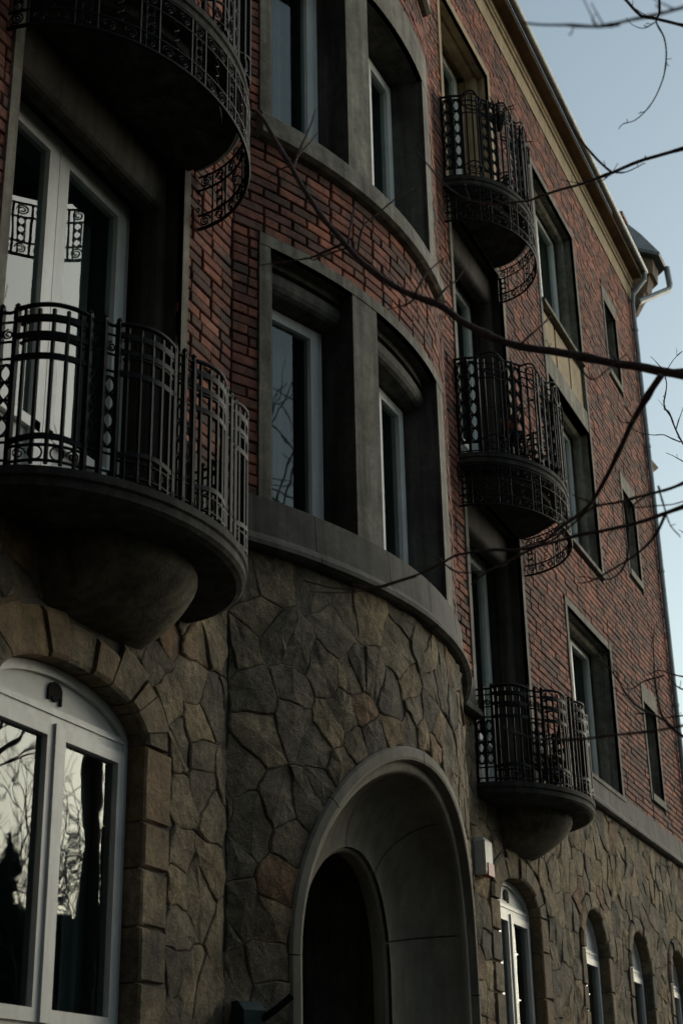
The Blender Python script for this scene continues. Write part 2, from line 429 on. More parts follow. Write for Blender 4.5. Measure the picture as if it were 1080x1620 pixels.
# ------------------------------------------------------------------ rubble stones (jittered cells, cut back from the openings)
def clip(poly, px_, pz_, nx, nz):
    """keep the side where (p-P).n <= 0"""
    out = []
    for i in range(len(poly)):
        a, b = poly[i], poly[(i+1) % len(poly)]
        da = (a[0]-px_)*nx+(a[1]-pz_)*nz; db = (b[0]-px_)*nx+(b[1]-pz_)*nz
        if da <= 0: out.append(a)
        if (da < 0 < db) or (db < 0 < da):
            t = da/(da-db); out.append((a[0]+(b[0]-a[0])*t, a[1]+(b[1]-a[1])*t))
    return out
def nearest_on(pts, p):
    best = None
    for i in range(len(pts)):
        a, b = pts[i], pts[(i+1) % len(pts)]
        dx, dz = b[0]-a[0], b[1]-a[1]; L = dx*dx+dz*dz
        t = 0 if L == 0 else max(0, min(1, ((p[0]-a[0])*dx+(p[1]-a[1])*dz)/L))
        q = (a[0]+dx*t, a[1]+dz*t); d = (q[0]-p[0])**2+(q[1]-p[1])**2
        if best is None or d < best[0]: best = (d, q)
    return best[1]
def inside(pts, p):
    c = False
    for i in range(len(pts)):
        a, b = pts[i], pts[i-1]
        if (a[1] > p[1]) != (b[1] > p[1]) and p[0] < (b[0]-a[0])*(p[1]-a[1])/(b[1]-a[1])+a[0]: c = not c
    return c
stones = []
def rubble(S, a, b, z0, z1, shapes, owner, cw=.29, ch=.3):
    seeds = []; z = z0-.15; row = 0
    while z < z1+.15:
        x = a-.2+rng.random()*.2; 
        while x < b+.2:
            seeds.append((x+rng.uniform(-.5, .5)*cw*.75, z+rng.uniform(-.5, .5)*ch*1.0)); x += cw*rng.uniform(.72, 1.3)
        z += ch*rng.uniform(.85, 1.1); row += 1
    for p in shapes:          # a course of stones following each opening
        acc = .1; cx_ = sum(q[0] for q in p)/len(p); cz_ = sum(q[1] for q in p)/len(p); ring = []
        for q0, q1 in zip(p, p[1:]):
            L = math.hypot(q1[0]-q0[0], q1[1]-q0[1]); nx, nz = -(q1[1]-q0[1])/max(L, 1e-6), (q1[0]-q0[0])/max(L, 1e-6)
            if nx*((q0[0]+q1[0])/2-cx_)+nz*((q0[1]+q1[1])/2-cz_) < 0: nx, nz = -nx, -nz
            while acc < L:
                f_ = acc/L; dd = rng.uniform(.07, .12); ring.append((q0[0]+(q1[0]-q0[0])*f_+nx*dd, q0[1]+(q1[1]-q0[1])*f_+nz*dd)); acc += rng.uniform(.17, .27)
            acc -= L
        ring = [q for q in ring if a < q[0] < b and z0 < q[1] < z1 and not any(inside(o_, q) for o_ in shapes)]
        seeds = [q for q in seeds if min([math.hypot(q[0]-r_[0], q[1]-r_[1]) for r_ in ring] or [9]) > .16]+ring
    # a few small filler stones
    seeds += [(rng.uniform(a, b), rng.uniform(z0, z1)) for _ in range(int((b-a)*(z1-z0)*.9))]
    for i, s in enumerate(seeds):
        if any(inside(p, s) for p in shapes): continue
        poly = [(a, z0), (b, z0), (b, z1), (a, z1)]
        poly = clip(clip(clip(clip([(s[0]-.6, s[1]-.6), (s[0]+.6, s[1]-.6), (s[0]+.6, s[1]+.6), (s[0]-.6, s[1]+.6)], a, 0, -1, 0), b, 0, 1, 0), 0, z0, 0, -1), 0, z1, 0, 1)
        for j, q in enumerate(seeds):
            if j == i or not poly: continue
            dx, dz = q[0]-s[0], q[1]-s[1]
            if abs(dx) > 1.1 or abs(dz) > 1.1: continue
            poly = clip(poly, (s[0]+q[0])/2, (s[1]+q[1])/2, dx, dz)
        for p in shapes:
            if len(poly) < 3: break
            n_ = nearest_on(p, s); dx, dz = n_[0]-s[0], n_[1]-s[1]
            if dx*dx+dz*dz < 1.0 and dx*dx+dz*dz > 1e-8: poly = clip(poly, n_[0], n_[1], dx, dz)
        if len(poly) < 3: continue
        ar = abs(sum(poly[k][0]*poly[(k+1) % len(poly)][1]-poly[(k+1) % len(poly)][0]*poly[k][1] for k in range(len(poly))))/2
        if ar < .004: continue
        stones.append((S, poly, owner, ar))
def ring_shape(ar, g): return ar.path(16, g)
ctop = Z_ST-.005
rubble(FLAT, 2.6, XC-BX-.02, .8, ctop, [ring_shape(archL, .27), [(5.1, L1-.1), (6.93, L1-.1), (6.93, 6), (5.1, 6)]], swL)
rubble(BOW, -BH, BH, .8, ctop, [ring_shape(portal, .005)], swB, .27, .31)
rubble(FLAT, XC+BX+.02, CORNER, .8, ctop, [ring_shape(archR, .25)]+[ring_shape(s, .165) for s in small]+[[(12.0, L1-.1), (13.75, L1-.1), (13.75, 6), (12.0, 6)]], swR, .27, .33)

def stone_geo(S, poly, thick=None):
    # wander the outline a little, the same way for neighbours
    P = []
    for k in range(len(poly)):
        p, q = poly[k], poly[(k+1) % len(poly)]
        L = math.hypot(q[0]-p[0], q[1]-p[1])
        P.append(p)
        for j in range(1, 1+int(L/.06)):
            f_ = j/(1+int(L/.06)); P.append((p[0]+(q[0]-p[0])*f_, p[1]+(q[1]-p[1])*f_))
    out = []
    for p in P:
        v = noise.noise_vector(Vector((p[0]*7, p[1]*7, 3.3))); w2 = noise.noise_vector(Vector((p[0]*19, p[1]*19, 7.1))); out.append((p[0]+v.x*.028+w2.x*.012, p[1]+v.y*.028+w2.y*.012))
    P = [p for k, p in enumerate(out) if math.hypot(p[0]-out[k-1][0], p[1]-out[k-1][1]) > .012]
    if len(P) < 3: return None
    cx = sum(p[0] for p in P)/len(P); cz = sum(p[1] for p in P)/len(P)
    rad = sum(math.hypot(p[0]-cx, p[1]-cz) for p in P)/len(P)
    k1 = max(.5, 1-.0035/rad); k2 = max(.4, 1-.014/rad); k3 = .45
    base = .005+rng.random()*.01; tx, tz = rng.uniform(-.05, .05), rng.uniform(-.05, .05)
    def o(x, z, h): return base*h+.004+tx*(x-cx)*h+tz*(z-cz)*h+noise.noise(Vector((x*11, z*11, 9)))*.012*h
    n = len(P); vs = []
    vs += [S(cx+(p[0]-cx)*k1, cz+(p[1]-cz)*k1, -.01) for p in P]
    vs += [S(cx+(p[0]-cx)*k1, cz+(p[1]-cz)*k1, o(*p, .55)) for p in P]
    vs += [S(cx+(p[0]-cx)*k2, cz+(p[1]-cz)*k2, o(*p, 1.05)+rng.uniform(-.003, .003)) for p in P]
    vs.append(S(cx, cz, o(cx, cz, 1)+rng.uniform(0, .012)))
    fs = []
    for r_ in range(2):
        for k in range(n): fs.append((r_*n+k, r_*n+(k+1) % n, r_*n+n+(k+1) % n, r_*n+n+k))
    fs += [(2*n+k, 2*n+(k+1) % n, 3*n) for k in range(n)]
    return vs, fs
rk = []
for i, (S, poly, ow, ar) in enumerate(stones):
    c = [to_px(S(p, q, 0)) for p, q in poly]
    if None in c: continue
    m = (sum(p[0] for p in c)/len(c), sum(p[1] for p in c)/len(c))
    if not (-20 < m[0] < 1100 and 0 < m[1] < 1660): continue
    if S is BOW and poly[0][0] > 1.4: continue
    rk.append((abs(sum(c[k][0]*c[(k+1) % len(c)][1]-c[(k+1) % len(c)][0]*c[k][1] for k in range(len(c))))/2, i))
rk.sort(reverse=True); ssingle = {i for _, i in rk[:300]}
srest = {id(swL): MB(), id(swB): MB(), id(swR): MB()}
for i, (S, poly, ow, ar) in enumerate(stones):
    g = stone_geo(S, poly)
    if not g: continue
    if i in ssingle:
        mb = MB(); mb.add(g[0], g[1]); c = g[0][-1]
        mb.build('stone', 'stone', ow, origin=c)
    else: srest[id(ow)].add(g[0], g[1], rng.random())
for ow in (swL, swB, swR):
    if srest[id(ow)].v: srest[id(ow)].build('stones', 'stone', ow, kind='stuff')

# voussoirs of the arched windows and stone linings of their jambs
def arch_stones(ar, S, ow, n, depth=.25):
    ang = [pi*(i+(rng.uniform(-.36, .36) if 0 < i < n else 0))/n for i in range(n+1)]
    for i in range(n):
        a0, a1 = ang[i]+.012, ang[i+1]-.012; dp = depth*rng.uniform(.75, 1.15)
        vs = []; m = 4; pr = rng.uniform(.02, .045)
        for o_, gr in ((-.14, .0), (pr*.6, .0), (pr, .02), (pr, dp-.03), (pr*.5, dp), (-.02, dp)):
            for k in range(m):
                a = a0+(a1-a0)*k/(m-1)
                vs.append(S(ar.c-(ar.hw+gr)*cos(a), ar.sp+(ar.rise+gr)*sin(a), o_))
        fs = []
        for r_ in range(5):
            for k in range(m-1): fs.append((r_*m+k, r_*m+k+1, r_*m+m+k+1, r_*m+m+k))
        fs += [tuple(r_*m for r_ in range(6)), tuple(r_*m+m-1 for r_ in reversed(range(6)))]
        mb = MB(); mb.add(vs, fs, .0); mb.build('voussoir', 'voussoir' if rng.random() < .55 else 'stone', ow)
    # jamb quoins
    for sd_ in (-1, 1):
        z = ar.sp-.005; x = ar.c+sd_*ar.hw
        while z > 1.2:
            h_ = rng.uniform(.2, .42); d_ = depth*rng.uniform(.9, 1.02)
            mb = MB(); pr = rng.uniform(.022, .03)
            vs = [S(x, z-h_, -.14), S(x, z, -.14), S(x, z, pr*.6), S(x, z-h_, pr*.6),
                  S(x+sd_*.015, z-h_+.01, pr), S(x+sd_*.015, z-.01, pr), S(x+sd_*d_, z-.01, pr), S(x+sd_*d_, z-h_+.01, pr), S(x+sd_*(d_+.01), z, -.01), S(x+sd_*(d_+.01), z-h_, -.01)]
            fs = [(0, 1, 2, 3), (3, 2, 5, 4), (4, 5, 6, 7), (7, 6, 8, 9), (1, 8, 6, 5, 2), (0, 3, 4, 7, 9)]
            mb.add(vs, fs); mb.build('quoin', 'stone' if rng.random() < .5 else 'voussoir', ow); z -= h_+.012
arch_stones(archL, FLAT, swL, 11)
arch_stones(archR, FLAT, swR, 10, .23)
for s in small: arch_stones(s, FLAT, swR, 8, .15)

# ------------------------------------------------------------------ string course, upper sill
def course_prof(): return [(5.40, -.02), (5.40, .035), (5.15, .05), (5.12, .075), (5.09, .095), (5.06, .095), (5.045, .06), (5.045, -.02)]
def course(S, a, b, n):
    base = MB(); sweep_s(base, S, [(5.39, -.03), (5.39, .02), (5.06, .05), (5.05, -.03)], a, b); ow = base.build('string_course', 'joint', bld)
    cur = a
    for i in range(n):
        nx = a+(b-a)*(i+1)/n+(rng.uniform(-.08, .08) if i < n-1 else 0)
        mb = MB(); dz = rng.uniform(-.003, .003); sweep_s(mb, S, [(z+dz, o+rng.uniform(-.002, .002)) for z, o in course_prof()], cur+.003, nx-.003); mb.build('course_block', 'course', ow); cur = nx
course(BOW, -BH-.01, BH+.01, 6)
course(FLAT, 13.76, CORNER+.06, 8); course(FLAT, 6.95, XC-BX-.04, 1); course(FLAT, XC+BX+.04, 12.0, 1); course(FLAT, LHX0, 5.08, 5)
def usill(z): return [(z+.21, -.3), (z+.19, .05), (z+.16, .075), (z, .085), (z-.02, .05), (z-.03, -.02), (z-.03, -.3)]
for z in (8.13, 11.15):
    mb = MB(); sweep_s(mb, BOW, usill(z), PAIR[0]-.02, PAIR[1]+.02); mb.build('window_sill', 'trim', bld)

# ------------------------------------------------------------------ windows
def pane_frame(mbf, P, x0, x1, z0, z1, w_, d0, d1):
    """rectangular frame in a local plane P(x,z,depth)"""
    for a, b, c, d in ((x0, x0+w_, z0, z1), (x1-w_, x1, z0, z1), (x0+w_, x1-w_, z0, z0+w_), (x0+w_, x1-w_, z1-w_, z1)):
        lbox(mbf, P, a, b, c, d, d0, d1)
def lbox(mb, P, x0, x1, z0, z1, d0, d1, bev=.004):
    vs = [P(x, z, d) for d in (d0, d1) for z in (z0, z1) for x in (x0, x1)]
    mb.add(vs, [(0, 1, 3, 2), (4, 6, 7, 5), (0, 4, 5, 1), (2, 3, 7, 6), (0, 2, 6, 4), (1, 5, 7, 3)])
def lquad(mb, P, x0, x1, z0, z1, d): mb.add([P(x0, z0, d), P(x1, z0, d), P(x1, z1, d), P(x0, z1, d)], [(0, 1, 2, 3)])
def flatP(Y): return lambda x, z, d: Vector((x, Y-d, z))
def room(P, x0, x1, z0, z1, win, depth=1.6, curtain=None):
    """dark room behind the panes, with net curtains where the photo shows them"""
    mb = MB(); vs = [P(x, z, d) for d in (-.05, -depth) for z in (z0, z1) for x in (x0, x1)]
    mb.add(vs, [(4, 5, 7, 6), (0, 1, 5, 4), (2, 6, 7, 3), (0, 4, 6, 2), (1, 3, 7, 5)]); mb.build('room_lining', 'room', win)
    for a, b in (curtain or []):
        mb = MB(); n = max(8, int((b-a)/.012)); vs = []
        for i in range(n+1):
            x = a+(b-a)*i/n; d = -.16+.025*sin(x*75)+.012*sin(x*31+1)
            vs += [P(x, z0, d), P(x, z1, d)]
        mb.add(vs, [(2*i, 2*i+2, 2*i+3, 2*i+1) for i in range(n)]); mb.build('curtain', 'curtain', win, smooth=True)
def casement(P, x0, x1, z0, z1, leaves=2, fw=.07, sw=.055, panel=0., name='window', label=None, curtain=None, tr=None):
    mb = MB(); pane_frame(mb, P, x0, x1, z0, z1, fw, -.04, .03)
    tags = {'label': label} if label else {}
    win = mb.build(name, 'pvc', bld, **tags)
    xs = [x0+fw*.72+(x1-x0-2*fw*.72)*i/leaves for i in range(leaves+1)]
    for i in range(leaves):
        a, b = xs[i]+.003, xs[i+1]-.003
        lf = MB(); pane_frame(lf, P, a, b, z0+fw*.7, z1-fw*.7, sw+.02, -.02, .045)
        zb = z0+fw*.7+sw+.02
        if panel: 
            lbox(lf, P, a+.02, b-.02, zb+panel, zb+panel+.06, -.02, .045); 
        lf.build('sash', 'pvc', win)
        if panel:
            pm = MB(); lbox(pm, P, a+sw, b-sw, zb-.01, zb+panel+.01, -.012, .012); pm.build('panel', 'pvc_panel', win)
            zb += panel+.05
        pn = MB(); lquad(pn, P, a+sw, b-sw, zb-.01, z1-fw*.7-sw, .012); pn.build('pane', 'glass', win)
        hb = MB(); xh = b-sw*.5 if i == 0 else a+sw*.5
    room(P, x0+.02, x1-.02, z0+.02, z1-.02, win, curtain=curtain)
    return win

# --- bow windows: surround, pier, reveals, sashes
def bow_pair(zs, zt, zo, zf0, zf1, roll, lintel):
    W1 = (-1.767, -.95); W2 = (-.64, .55); q = .29
    sur = MB()
    # face strips
    mblock(sur, BOW, PAIR[0], W1[0], zs, zt, -.02, .02)
    mblock(sur, BOW, W2[1], PAIR[1], zs, zt, -.02, .02)
    mblock(sur, BOW, PAIR[0], PAIR[1], zt, zo, -.02, .024)
    s_obj = sur.build('window_surround', 'trim', bld)
    pr = MB(); mblock(pr, BOW, W1[1], W2[0], zs, zt-.001, -q-.02, .018); pr.build('pier', 'trim', s_obj)
    for (a, b), tag in ((W1, 0), (W2, 1)):
        rv = MB()
        sweep_z(rv, BOW, [(a, .018), (a, -.03), (a+.08, -.06), (a+.08, -q-.1)], zs, zt)   # left jamb with inner fillet
        sweep_z(rv, BOW, [(b, .018), (b, -q-.1)], zs, zt)
        sweep_s(rv, BOW, [(zt, .02), (zt, -.09)], a, b, closed=False)
        if roll:
            pts = [(zt, -.09)]+[(zt-.16-.09*sin(t)*1.0+.0, -.15+.075*cos(t)) for t in [pi*.45*k/6-.6 for k in range(7)]]+[(zt-.26, -.2), (zt-.26, -q-.1)]
            pts = [(zt, -.09), (zt-.05, -.095)]+[(zt-.14+.09*cos(t), -.17+.08*sin(t)) for t in [pi*k/8 for k in range(9)]]+[(zt-.235, -q-.1)]
            sweep_s(rv, BOW, pts, a, b, closed=False)
        else:
            sweep_s(rv, BOW, [(zt, -.09), (zt-.02, -q-.1)], a, b, closed=False)
        # sloping inner sill
        sweep_s(rv, BOW, [(zs-.03, .0), (zs+.02, -q-.1)], a, b, closed=False)
        rv.build('window_reveal', 'course', s_obj)  # darker stone than the trim, shade of the reveal put into the colour
        # sash in the chord plane
        p0, p1 = BOW(a, 0, -q), BOW(b, 0, -q); t = (p1-p0); t.z = 0; L = t.length; t.normalize(); nrm = Vector((t.y, -t.x, 0))
        P = lambda x, z, d, p0=p0, t=t, nrm=nrm: Vector((p0.x+t.x*x+nrm.x*d, p0.y+t.y*x+nrm.y*d, z))
        casement(P, .0, L, zf0, zf1, leaves=1 if tag == 0 else 2, label=None, curtain=[(.1, .32), (L-.3, L-.1)])
bow_pair(Z_BR, 7.26, 7.35, Z_BR-.02, 7.06, True, .09)
bow_pair(8.33, 10.2, 10.57, 8.31, 10.17, False, .3)

# --- balcony door recesses
def recess(rc, side):
    a, b, z0, z1 = rc.a, rc.b, rc.z0, rc.z1
    tr = MB()
    mblock(tr, FLAT, a-.075, a, z0, z1+.1, -.02, .02); mblock(tr, FLAT, b, b+.075, z0, z1+.1, -.02, .02); mblock(tr, FLAT, a, b, z1, z1+.1, -.02, .022)
    t_ = tr.build('recess_surround', 'ochre' if z0 > 10 else 'trim', bld)
    rv = MB()
    rp = lambda e, sg: [(e, .018), (e, -.1)]+[(e-sg*(.05-.05*cos(t)), -.16-.06*sin(t-pi/2)) for t in [pi*k/8 for k in range(9)]][0:0] + \
        [(e-sg*.02, -.1)]+[(e-sg*(.02+.06*sin(t)), -.18+.075*cos(t)) for t in [pi*k/8 for k in range(9)]]+[(e-sg*.03, -.26), (e-sg*.03, -.6)]
    sweep_z(rv, FLAT, rp(a, -1), z0, z1); sweep_z(rv, FLAT, rp(b, 1), z0, z1)
    zd = z0+2.53
    sweep_s(rv, FLAT, [(z1, .02), (z1, -.1)]+([(zd+.09, -.1)] if z1 > zd+.1 else [])+[(zd-.02-.06*sin(t)+.06, -.18+.075*cos(t)) for t in [pi*k/8 for k in range(9)]]+[(zd+.08, -.26), (zd+.08, -.6)], a, b, closed=False)
    sweep_s(rv, FLAT, [(z0, .02), (z0, -.6)], a, b, closed=False)
    rv.build('recess_lining', 'ochre' if z0 > 10 else 'shaded_stone', t_)  # lower linings carry their shade in a darker colour
    casement(flatP(WY+.36), a+.06, b-.06, z0+.03, zd+.06, leaves=2, fw=.08, sw=.075, panel=.5, name='balcony_door',
             label='white two leaf balcony door with glazed upper panes', curtain=[(a+.2, a+.55), (b-.6, b-.2)])
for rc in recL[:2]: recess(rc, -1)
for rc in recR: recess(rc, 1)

# --- large windows of the right hand wall
def big_win(rc, openings, spandrel=None):
    tr = MB(); a, b = rc.a, rc.b
    mblock(tr, FLAT, a, a+.08, rc.z0, rc.z1-.09, -.02, .02); mblock(tr, FLAT, b-.08, b, rc.z0, rc.z1-.09, -.02, .02)
    mblock(tr, FLAT, a, b, rc.z1-.09, rc.z1, -.02, .023)
    t_ = tr.build('window_surround', 'trim', bld)
    for z0, z1 in openings:
        rv = MB(); x0, x1 = a+.08, b-.08
        jp = lambda e, sg: [(e, .018), (e, -.1), (e-sg*.02, -.1)]+[(e-sg*(.02+.05*sin(t)), -.155+.055*cos(t)) for t in [pi*k/6 for k in range(7)]]+[(e-sg*.02, -.5)]
        sweep_z(rv, FLAT, jp(x0, -1), z0, z1); sweep_z(rv, FLAT, jp(x1, 1), z0, z1)
        sweep_s(rv, FLAT, [(z1, .02), (z1, -.1)]+[(z1-.02-.05*sin(t), -.155+.055*cos(t)) for t in [pi*k/6 for k in range(7)]]+[(z1, -.5)], x0, x1, closed=False)
        sweep_s(rv, FLAT, [(z0, .03), (z0+.02, -.5)], x0, x1, closed=False)
        rv.build('window_reveal', 'trim', t_)
        sl_ = MB(); sweep_s(sl_, FLAT, [(z0-.06, -.02), (z0-.06, .05), (z0-.02, .055), (z0+.012, -.02)], x0-.0, x1+.0); sl_.build('window_sill', 'trim', t_)
        casement(flatP(WY+.27), x0+.02, x1-.02, z0+.01, z1+.0, leaves=2, curtain=[(x1-.5, x1-.15)])
    if spandrel:
        z0, z1 = spandrel
        sp = MB(); mblock(sp, FLAT, a+.08, b-.08, z0, z0+.3, -.3, .012); mblock(sp, FLAT, a+.08, b-.08, z0+.3, z1-.06, -.3, -.05)
        sp.build('spandrel', 'trim', t_)
        n = 3; wd = (b-a-.16)/n
        for i in range(n):
            p = MB(); mblock(p, FLAT, a+.08+wd*i+.03, a+.08+wd*(i+1)-.03, z0+.34, z1-.1, -.06, -.02); p.build('spandrel_panel', 'ochre', t_)
big_win(winA, [(Z_BR+.0, winA.z1-.09)])
big_win(winB, [(8.12, 10.03), (11.05, 12.95)], (10.03, 11.05))
for rc in narrow:
    tr = MB(); a, b = rc.a, rc.b
    mblock(tr, FLAT, a, a+.07, rc.z0, rc.z1-.24, -.02, .018); mblock(tr, FLAT, b-.07, b, rc.z0, rc.z1-.24, -.02, .018); mblock(tr, FLAT, a, b, rc.z1-.24, rc.z1, -.02, .021)
    mblock(tr, FLAT, a+.07, b-.07, rc.z0, rc.z0+.09, -.02, .03)
    t_ = tr.build('window_surround', 'trim', bld)
    rv = MB(); x0, x1, z0, z1 = a+.07, b-.07, rc.z0+.09, rc.z1-.24
    sweep_z(rv, FLAT, [(x0, .016), (x0, -.4)], z0, z1); sweep_z(rv, FLAT, [(x1, .016), (x1, -.4)], z0, z1)
    sweep_s(rv, FLAT, [(z1, .018), (z1, -.4)], x0, x1, closed=False); sweep_s(rv, FLAT, [(z0, .02), (z0+.03, -.4)], x0, x1, closed=False)
    rv.build('window_reveal', 'trim', t_)
    casement(flatP(WY+.3), x0, x1, z0+.02, z1, leaves=1)

# --- arched ground floor windows
def arched(ar, emblem=True):
    Y = WY+.115; P = flatP(Y)
    g = -.004; hw = ar.hw+g
    outer = [(ar.c-hw, 1.9)]+[(ar.c-hw*cos(pi*i/28), ar.sp+(ar.rise+g)*sin(pi*i/28)) for i in range(29)]+[(ar.c+hw, 1.9)]
    fw = .05
    def inner(p):
        x, z = p; dx = (ar.c-x); 
        if z <= ar.sp+1e-6: return (x+math.copysign(fw, dx), z)
        n = Vector(((x-ar.c)/hw**2, 0, (z-ar.sp)/(ar.rise+g)**2)).normalized(); return (x-n.x*fw, z-n.z*fw)
    inn = [inner(p) for p in outer]
    mb = MB(); n = len(outer); vs = []
    for d in (.03, -.05):
        vs += [P(x, z, d) for x, z in outer]+[P(x, z, d) for x, z in inn]
    fs = []
    for k in range(n-1):
        fs += [(k, k+1, n+k+1, n+k), (n+k, n+k+1, 3*n+k+1, 3*n+k), (2*n+k, 3*n+k, 3*n+k+1, 2*n+k+1), (k, 2*n+k, 2*n+k+1, k+1)]
    mb.add(vs, fs)
    zt = ar.sp+.035
    xh = hw-fw*.8
    lbox(mb, P, ar.c-xh, ar.c+xh, zt-.08, zt, -.04, .028)
    lbox(mb, P, ar.c-xh, ar.c+xh, zt-.035, zt-.02, .0, .036)
    lbox(mb, P, ar.c-hw+.01, ar.c+hw-.01, 2.0, 2.24, -.04, .026)
    win = mb.build('window', 'pvc_ground', bld, label='white arched window with blank fanlight panel')
    # fanlight panel
    tp = MB(); pts = [p for p in inn if p[1] > zt+.002]
    pts = [(ar.c-xh+.03, zt)]+pts+[(ar.c+xh-.03, zt)]
    tp.add([P(x, z, .006) for x, z in pts], [tuple(range(len(pts)))]); tp.build('fanlight_panel', 'pvc_panel', win)
    if emblem:
        em = MB(); cx, cz, k = ar.c-.01, zt+.085, min(1, hw/.57)*.95
        cap = [(-.062, -.045), (-.062, .01)]+[(.062*-cos(pi*i/10), .01+.045*sin(pi*i/10)) for i in range(1, 10)]+[(.062, .01), (.062, -.06), (.045, -.06), (.045, -.02)]
        low = [(.04-.08*i/8, -.02-.03*sin(pi*i/8)) for i in range(9)]
        cap = cap+low+[(-.045, -.045)]
        vs = [P(cx+x*k, cz+z*k, .008) for x, z in cap]+[P(cx+x*k, cz+z*k, .018) for x, z in cap]; m = len(cap)
        em.add(vs, [tuple(range(m, 2*m))]+[(i, (i+1) % m, m+(i+1) % m, m+i) for i in range(m)]); em.build('vent_plate', 'black', win)
    xm = ar.c-.03 if hw > .5 else None
    spans = [(ar.c-xh+.01, ar.c-.035), (ar.c+.0, ar.c+xh-.01)] if hw > .5 else [(ar.c-xh+.01, ar.c+xh-.01)]
    for a, b in spans:
        lf = MB(); pane_frame(lf, P, a, b, 2.2, zt-.085, .06, -.02, .045); lf.build('sash', 'pvc_ground', win)
        pn = MB(); lquad(pn, P, a+.05, b-.05, 2.25, zt-.13, .012); pn.build('pane', 'glass', win)
    if hw > .5:
        ms = MB(); lbox(ms, P, ar.c-.045, ar.c+.01, 2.2, zt-.08, .02, .058); ms.build('mullion', 'pvc_ground', win)
    room(P, ar.c-xh, ar.c+xh, 2.1, zt-.05, win, curtain=[(ar.c+xh-.16, ar.c+xh-.02)] if hw > .5 else None)
    # reveal lining behind the quoins
    rv = MB(); pth = ar.path(24, .01); vs = [FLAT(x, z, -.012) for x, z in pth]+[FLAT(x, z, -.3) for x, z in pth]; m = len(pth)
    rv.add(vs, [(i, i+1, m+i+1, m+i) for i in range(m-1)]); rv.build('window_reveal', 'joint', win)
arched(archL); arched(archR)
for s in small: arched(s, True)

# ------------------------------------------------------------------ entrance portal
def portal_path(r, zc, n=40):
    pts = [(PC-r, -.2+(zc+.2)*i/6) for i in range(6)]
    pts += [(PC-r*cos(pi*i/n), zc+r*sin(pi*i/n)) for i in range(n+1)]
    pts += [(PC+r, zc-(zc+.2)*i/6) for i in range(1, 7)]
    return pts
def portal_piece(name, prof, i0, i1, parent, mat='portal', gap=0.):
    """prof [(r, off, zc)], stations i0..i1 along the path"""
    mb = MB(); rows = []
    for r, o, zc in prof:
        P = portal_path(r, zc)
        seg = [Vector((*p, 0)) for p in P[i0:i1+1]]
        if gap:
            d = (seg[1]-seg[0]).normalized(); seg[0] = seg[0]+d*gap; d = (seg[-2]-seg[-1]).normalized(); seg[-1] = seg[-1]+d*gap
        rows.append([BOW(p.x, p.y, o) for p in seg])
    m = len(rows[0]); vs = [v for rw in rows for v in rw]; fs = []
    for a in range(len(rows)-1):
        for k in range(m-1): fs.append((a*m+k, a*m+k+1, a*m+m+k+1, a*m+m+k))
    fs += [tuple(a*m for a in range(len(rows))), tuple(a*m+m-1 for a in reversed(range(len(rows))))] if gap and len(prof) < 10 else []
    mb.add(vs, fs); return mb.build(name, mat, parent, smooth=not gap or len(prof) > 9)
Ncov = 12
ZP = PZ
cove = [(1.275, -.065, ZP)]+[(.77+.505*cos(pi/2*t)**1.1, -.07-.43*sin(pi/2*t), ZP+.08*(1-cos(pi/2*t))) for t in [k/Ncov for k in range(Ncov+1)]]
ZI = ZP+.08
core = portal_piece('entrance_portal', [(1.45, -.02, ZP), (1.37, -.02, ZP), (1.35, -.1, ZP), (1.31, -.12, ZP)]+[(r+.02, o-.02, z) for r, o, z in cove]+[(.775, -.525, ZI), (.755, -.53, ZI), (.74, -.545, ZI), (.74, -.62, ZI)], 0, 52, bld)
portal_piece('passage', [(.74, -.61, ZI), (.78, -.68, ZI), (.78, -1.05, ZI), (.73, -1.06, ZI), (.71, -1.08, ZI), (.71, -1.15, ZI), (.76, -1.17, ZI), (.76, -1.8, ZI)], 0, 52, core, 'shaded_stone')  # inside of the passage coloured dark in place of shade
mould = [(1.44, -.01, ZP), (1.44, .02, ZP), (1.425, .034, ZP), (1.37, .036, ZP), (1.352, .03, ZP), (1.35, .0, ZP), (1.345, -.03, ZP), (1.345, -.06, ZP)]
cuts = [0, 3, 6, 15, 26, 33, 41, 46, 49, 52]
for a, b in zip(cuts, cuts[1:]): portal_piece('voussoir', mould, a, b, core, gap=.004)
ring2 = [(1.345, -.03, ZP), (1.335, -.025, ZP), (1.295, -.03, ZP), (1.28, -.045, ZP), (1.275, -.1, ZP)]
portal_piece('inner_moulding', ring2, 0, 52, core)
ccuts = [0, 4, 13, 24, 33, 42, 49, 52]
for a, b in zip(ccuts, ccuts[1:]): portal_piece('cove_block', cove, a, b, core, gap=.005)
mb = MB(); pth = portal_path(.76, ZI); vs = [BOW(x, z, -1.79) for x, z in pth]; mb.add(vs, [tuple(range(len(vs)))]); dr = mb.build('entrance_door', 'dark', core)

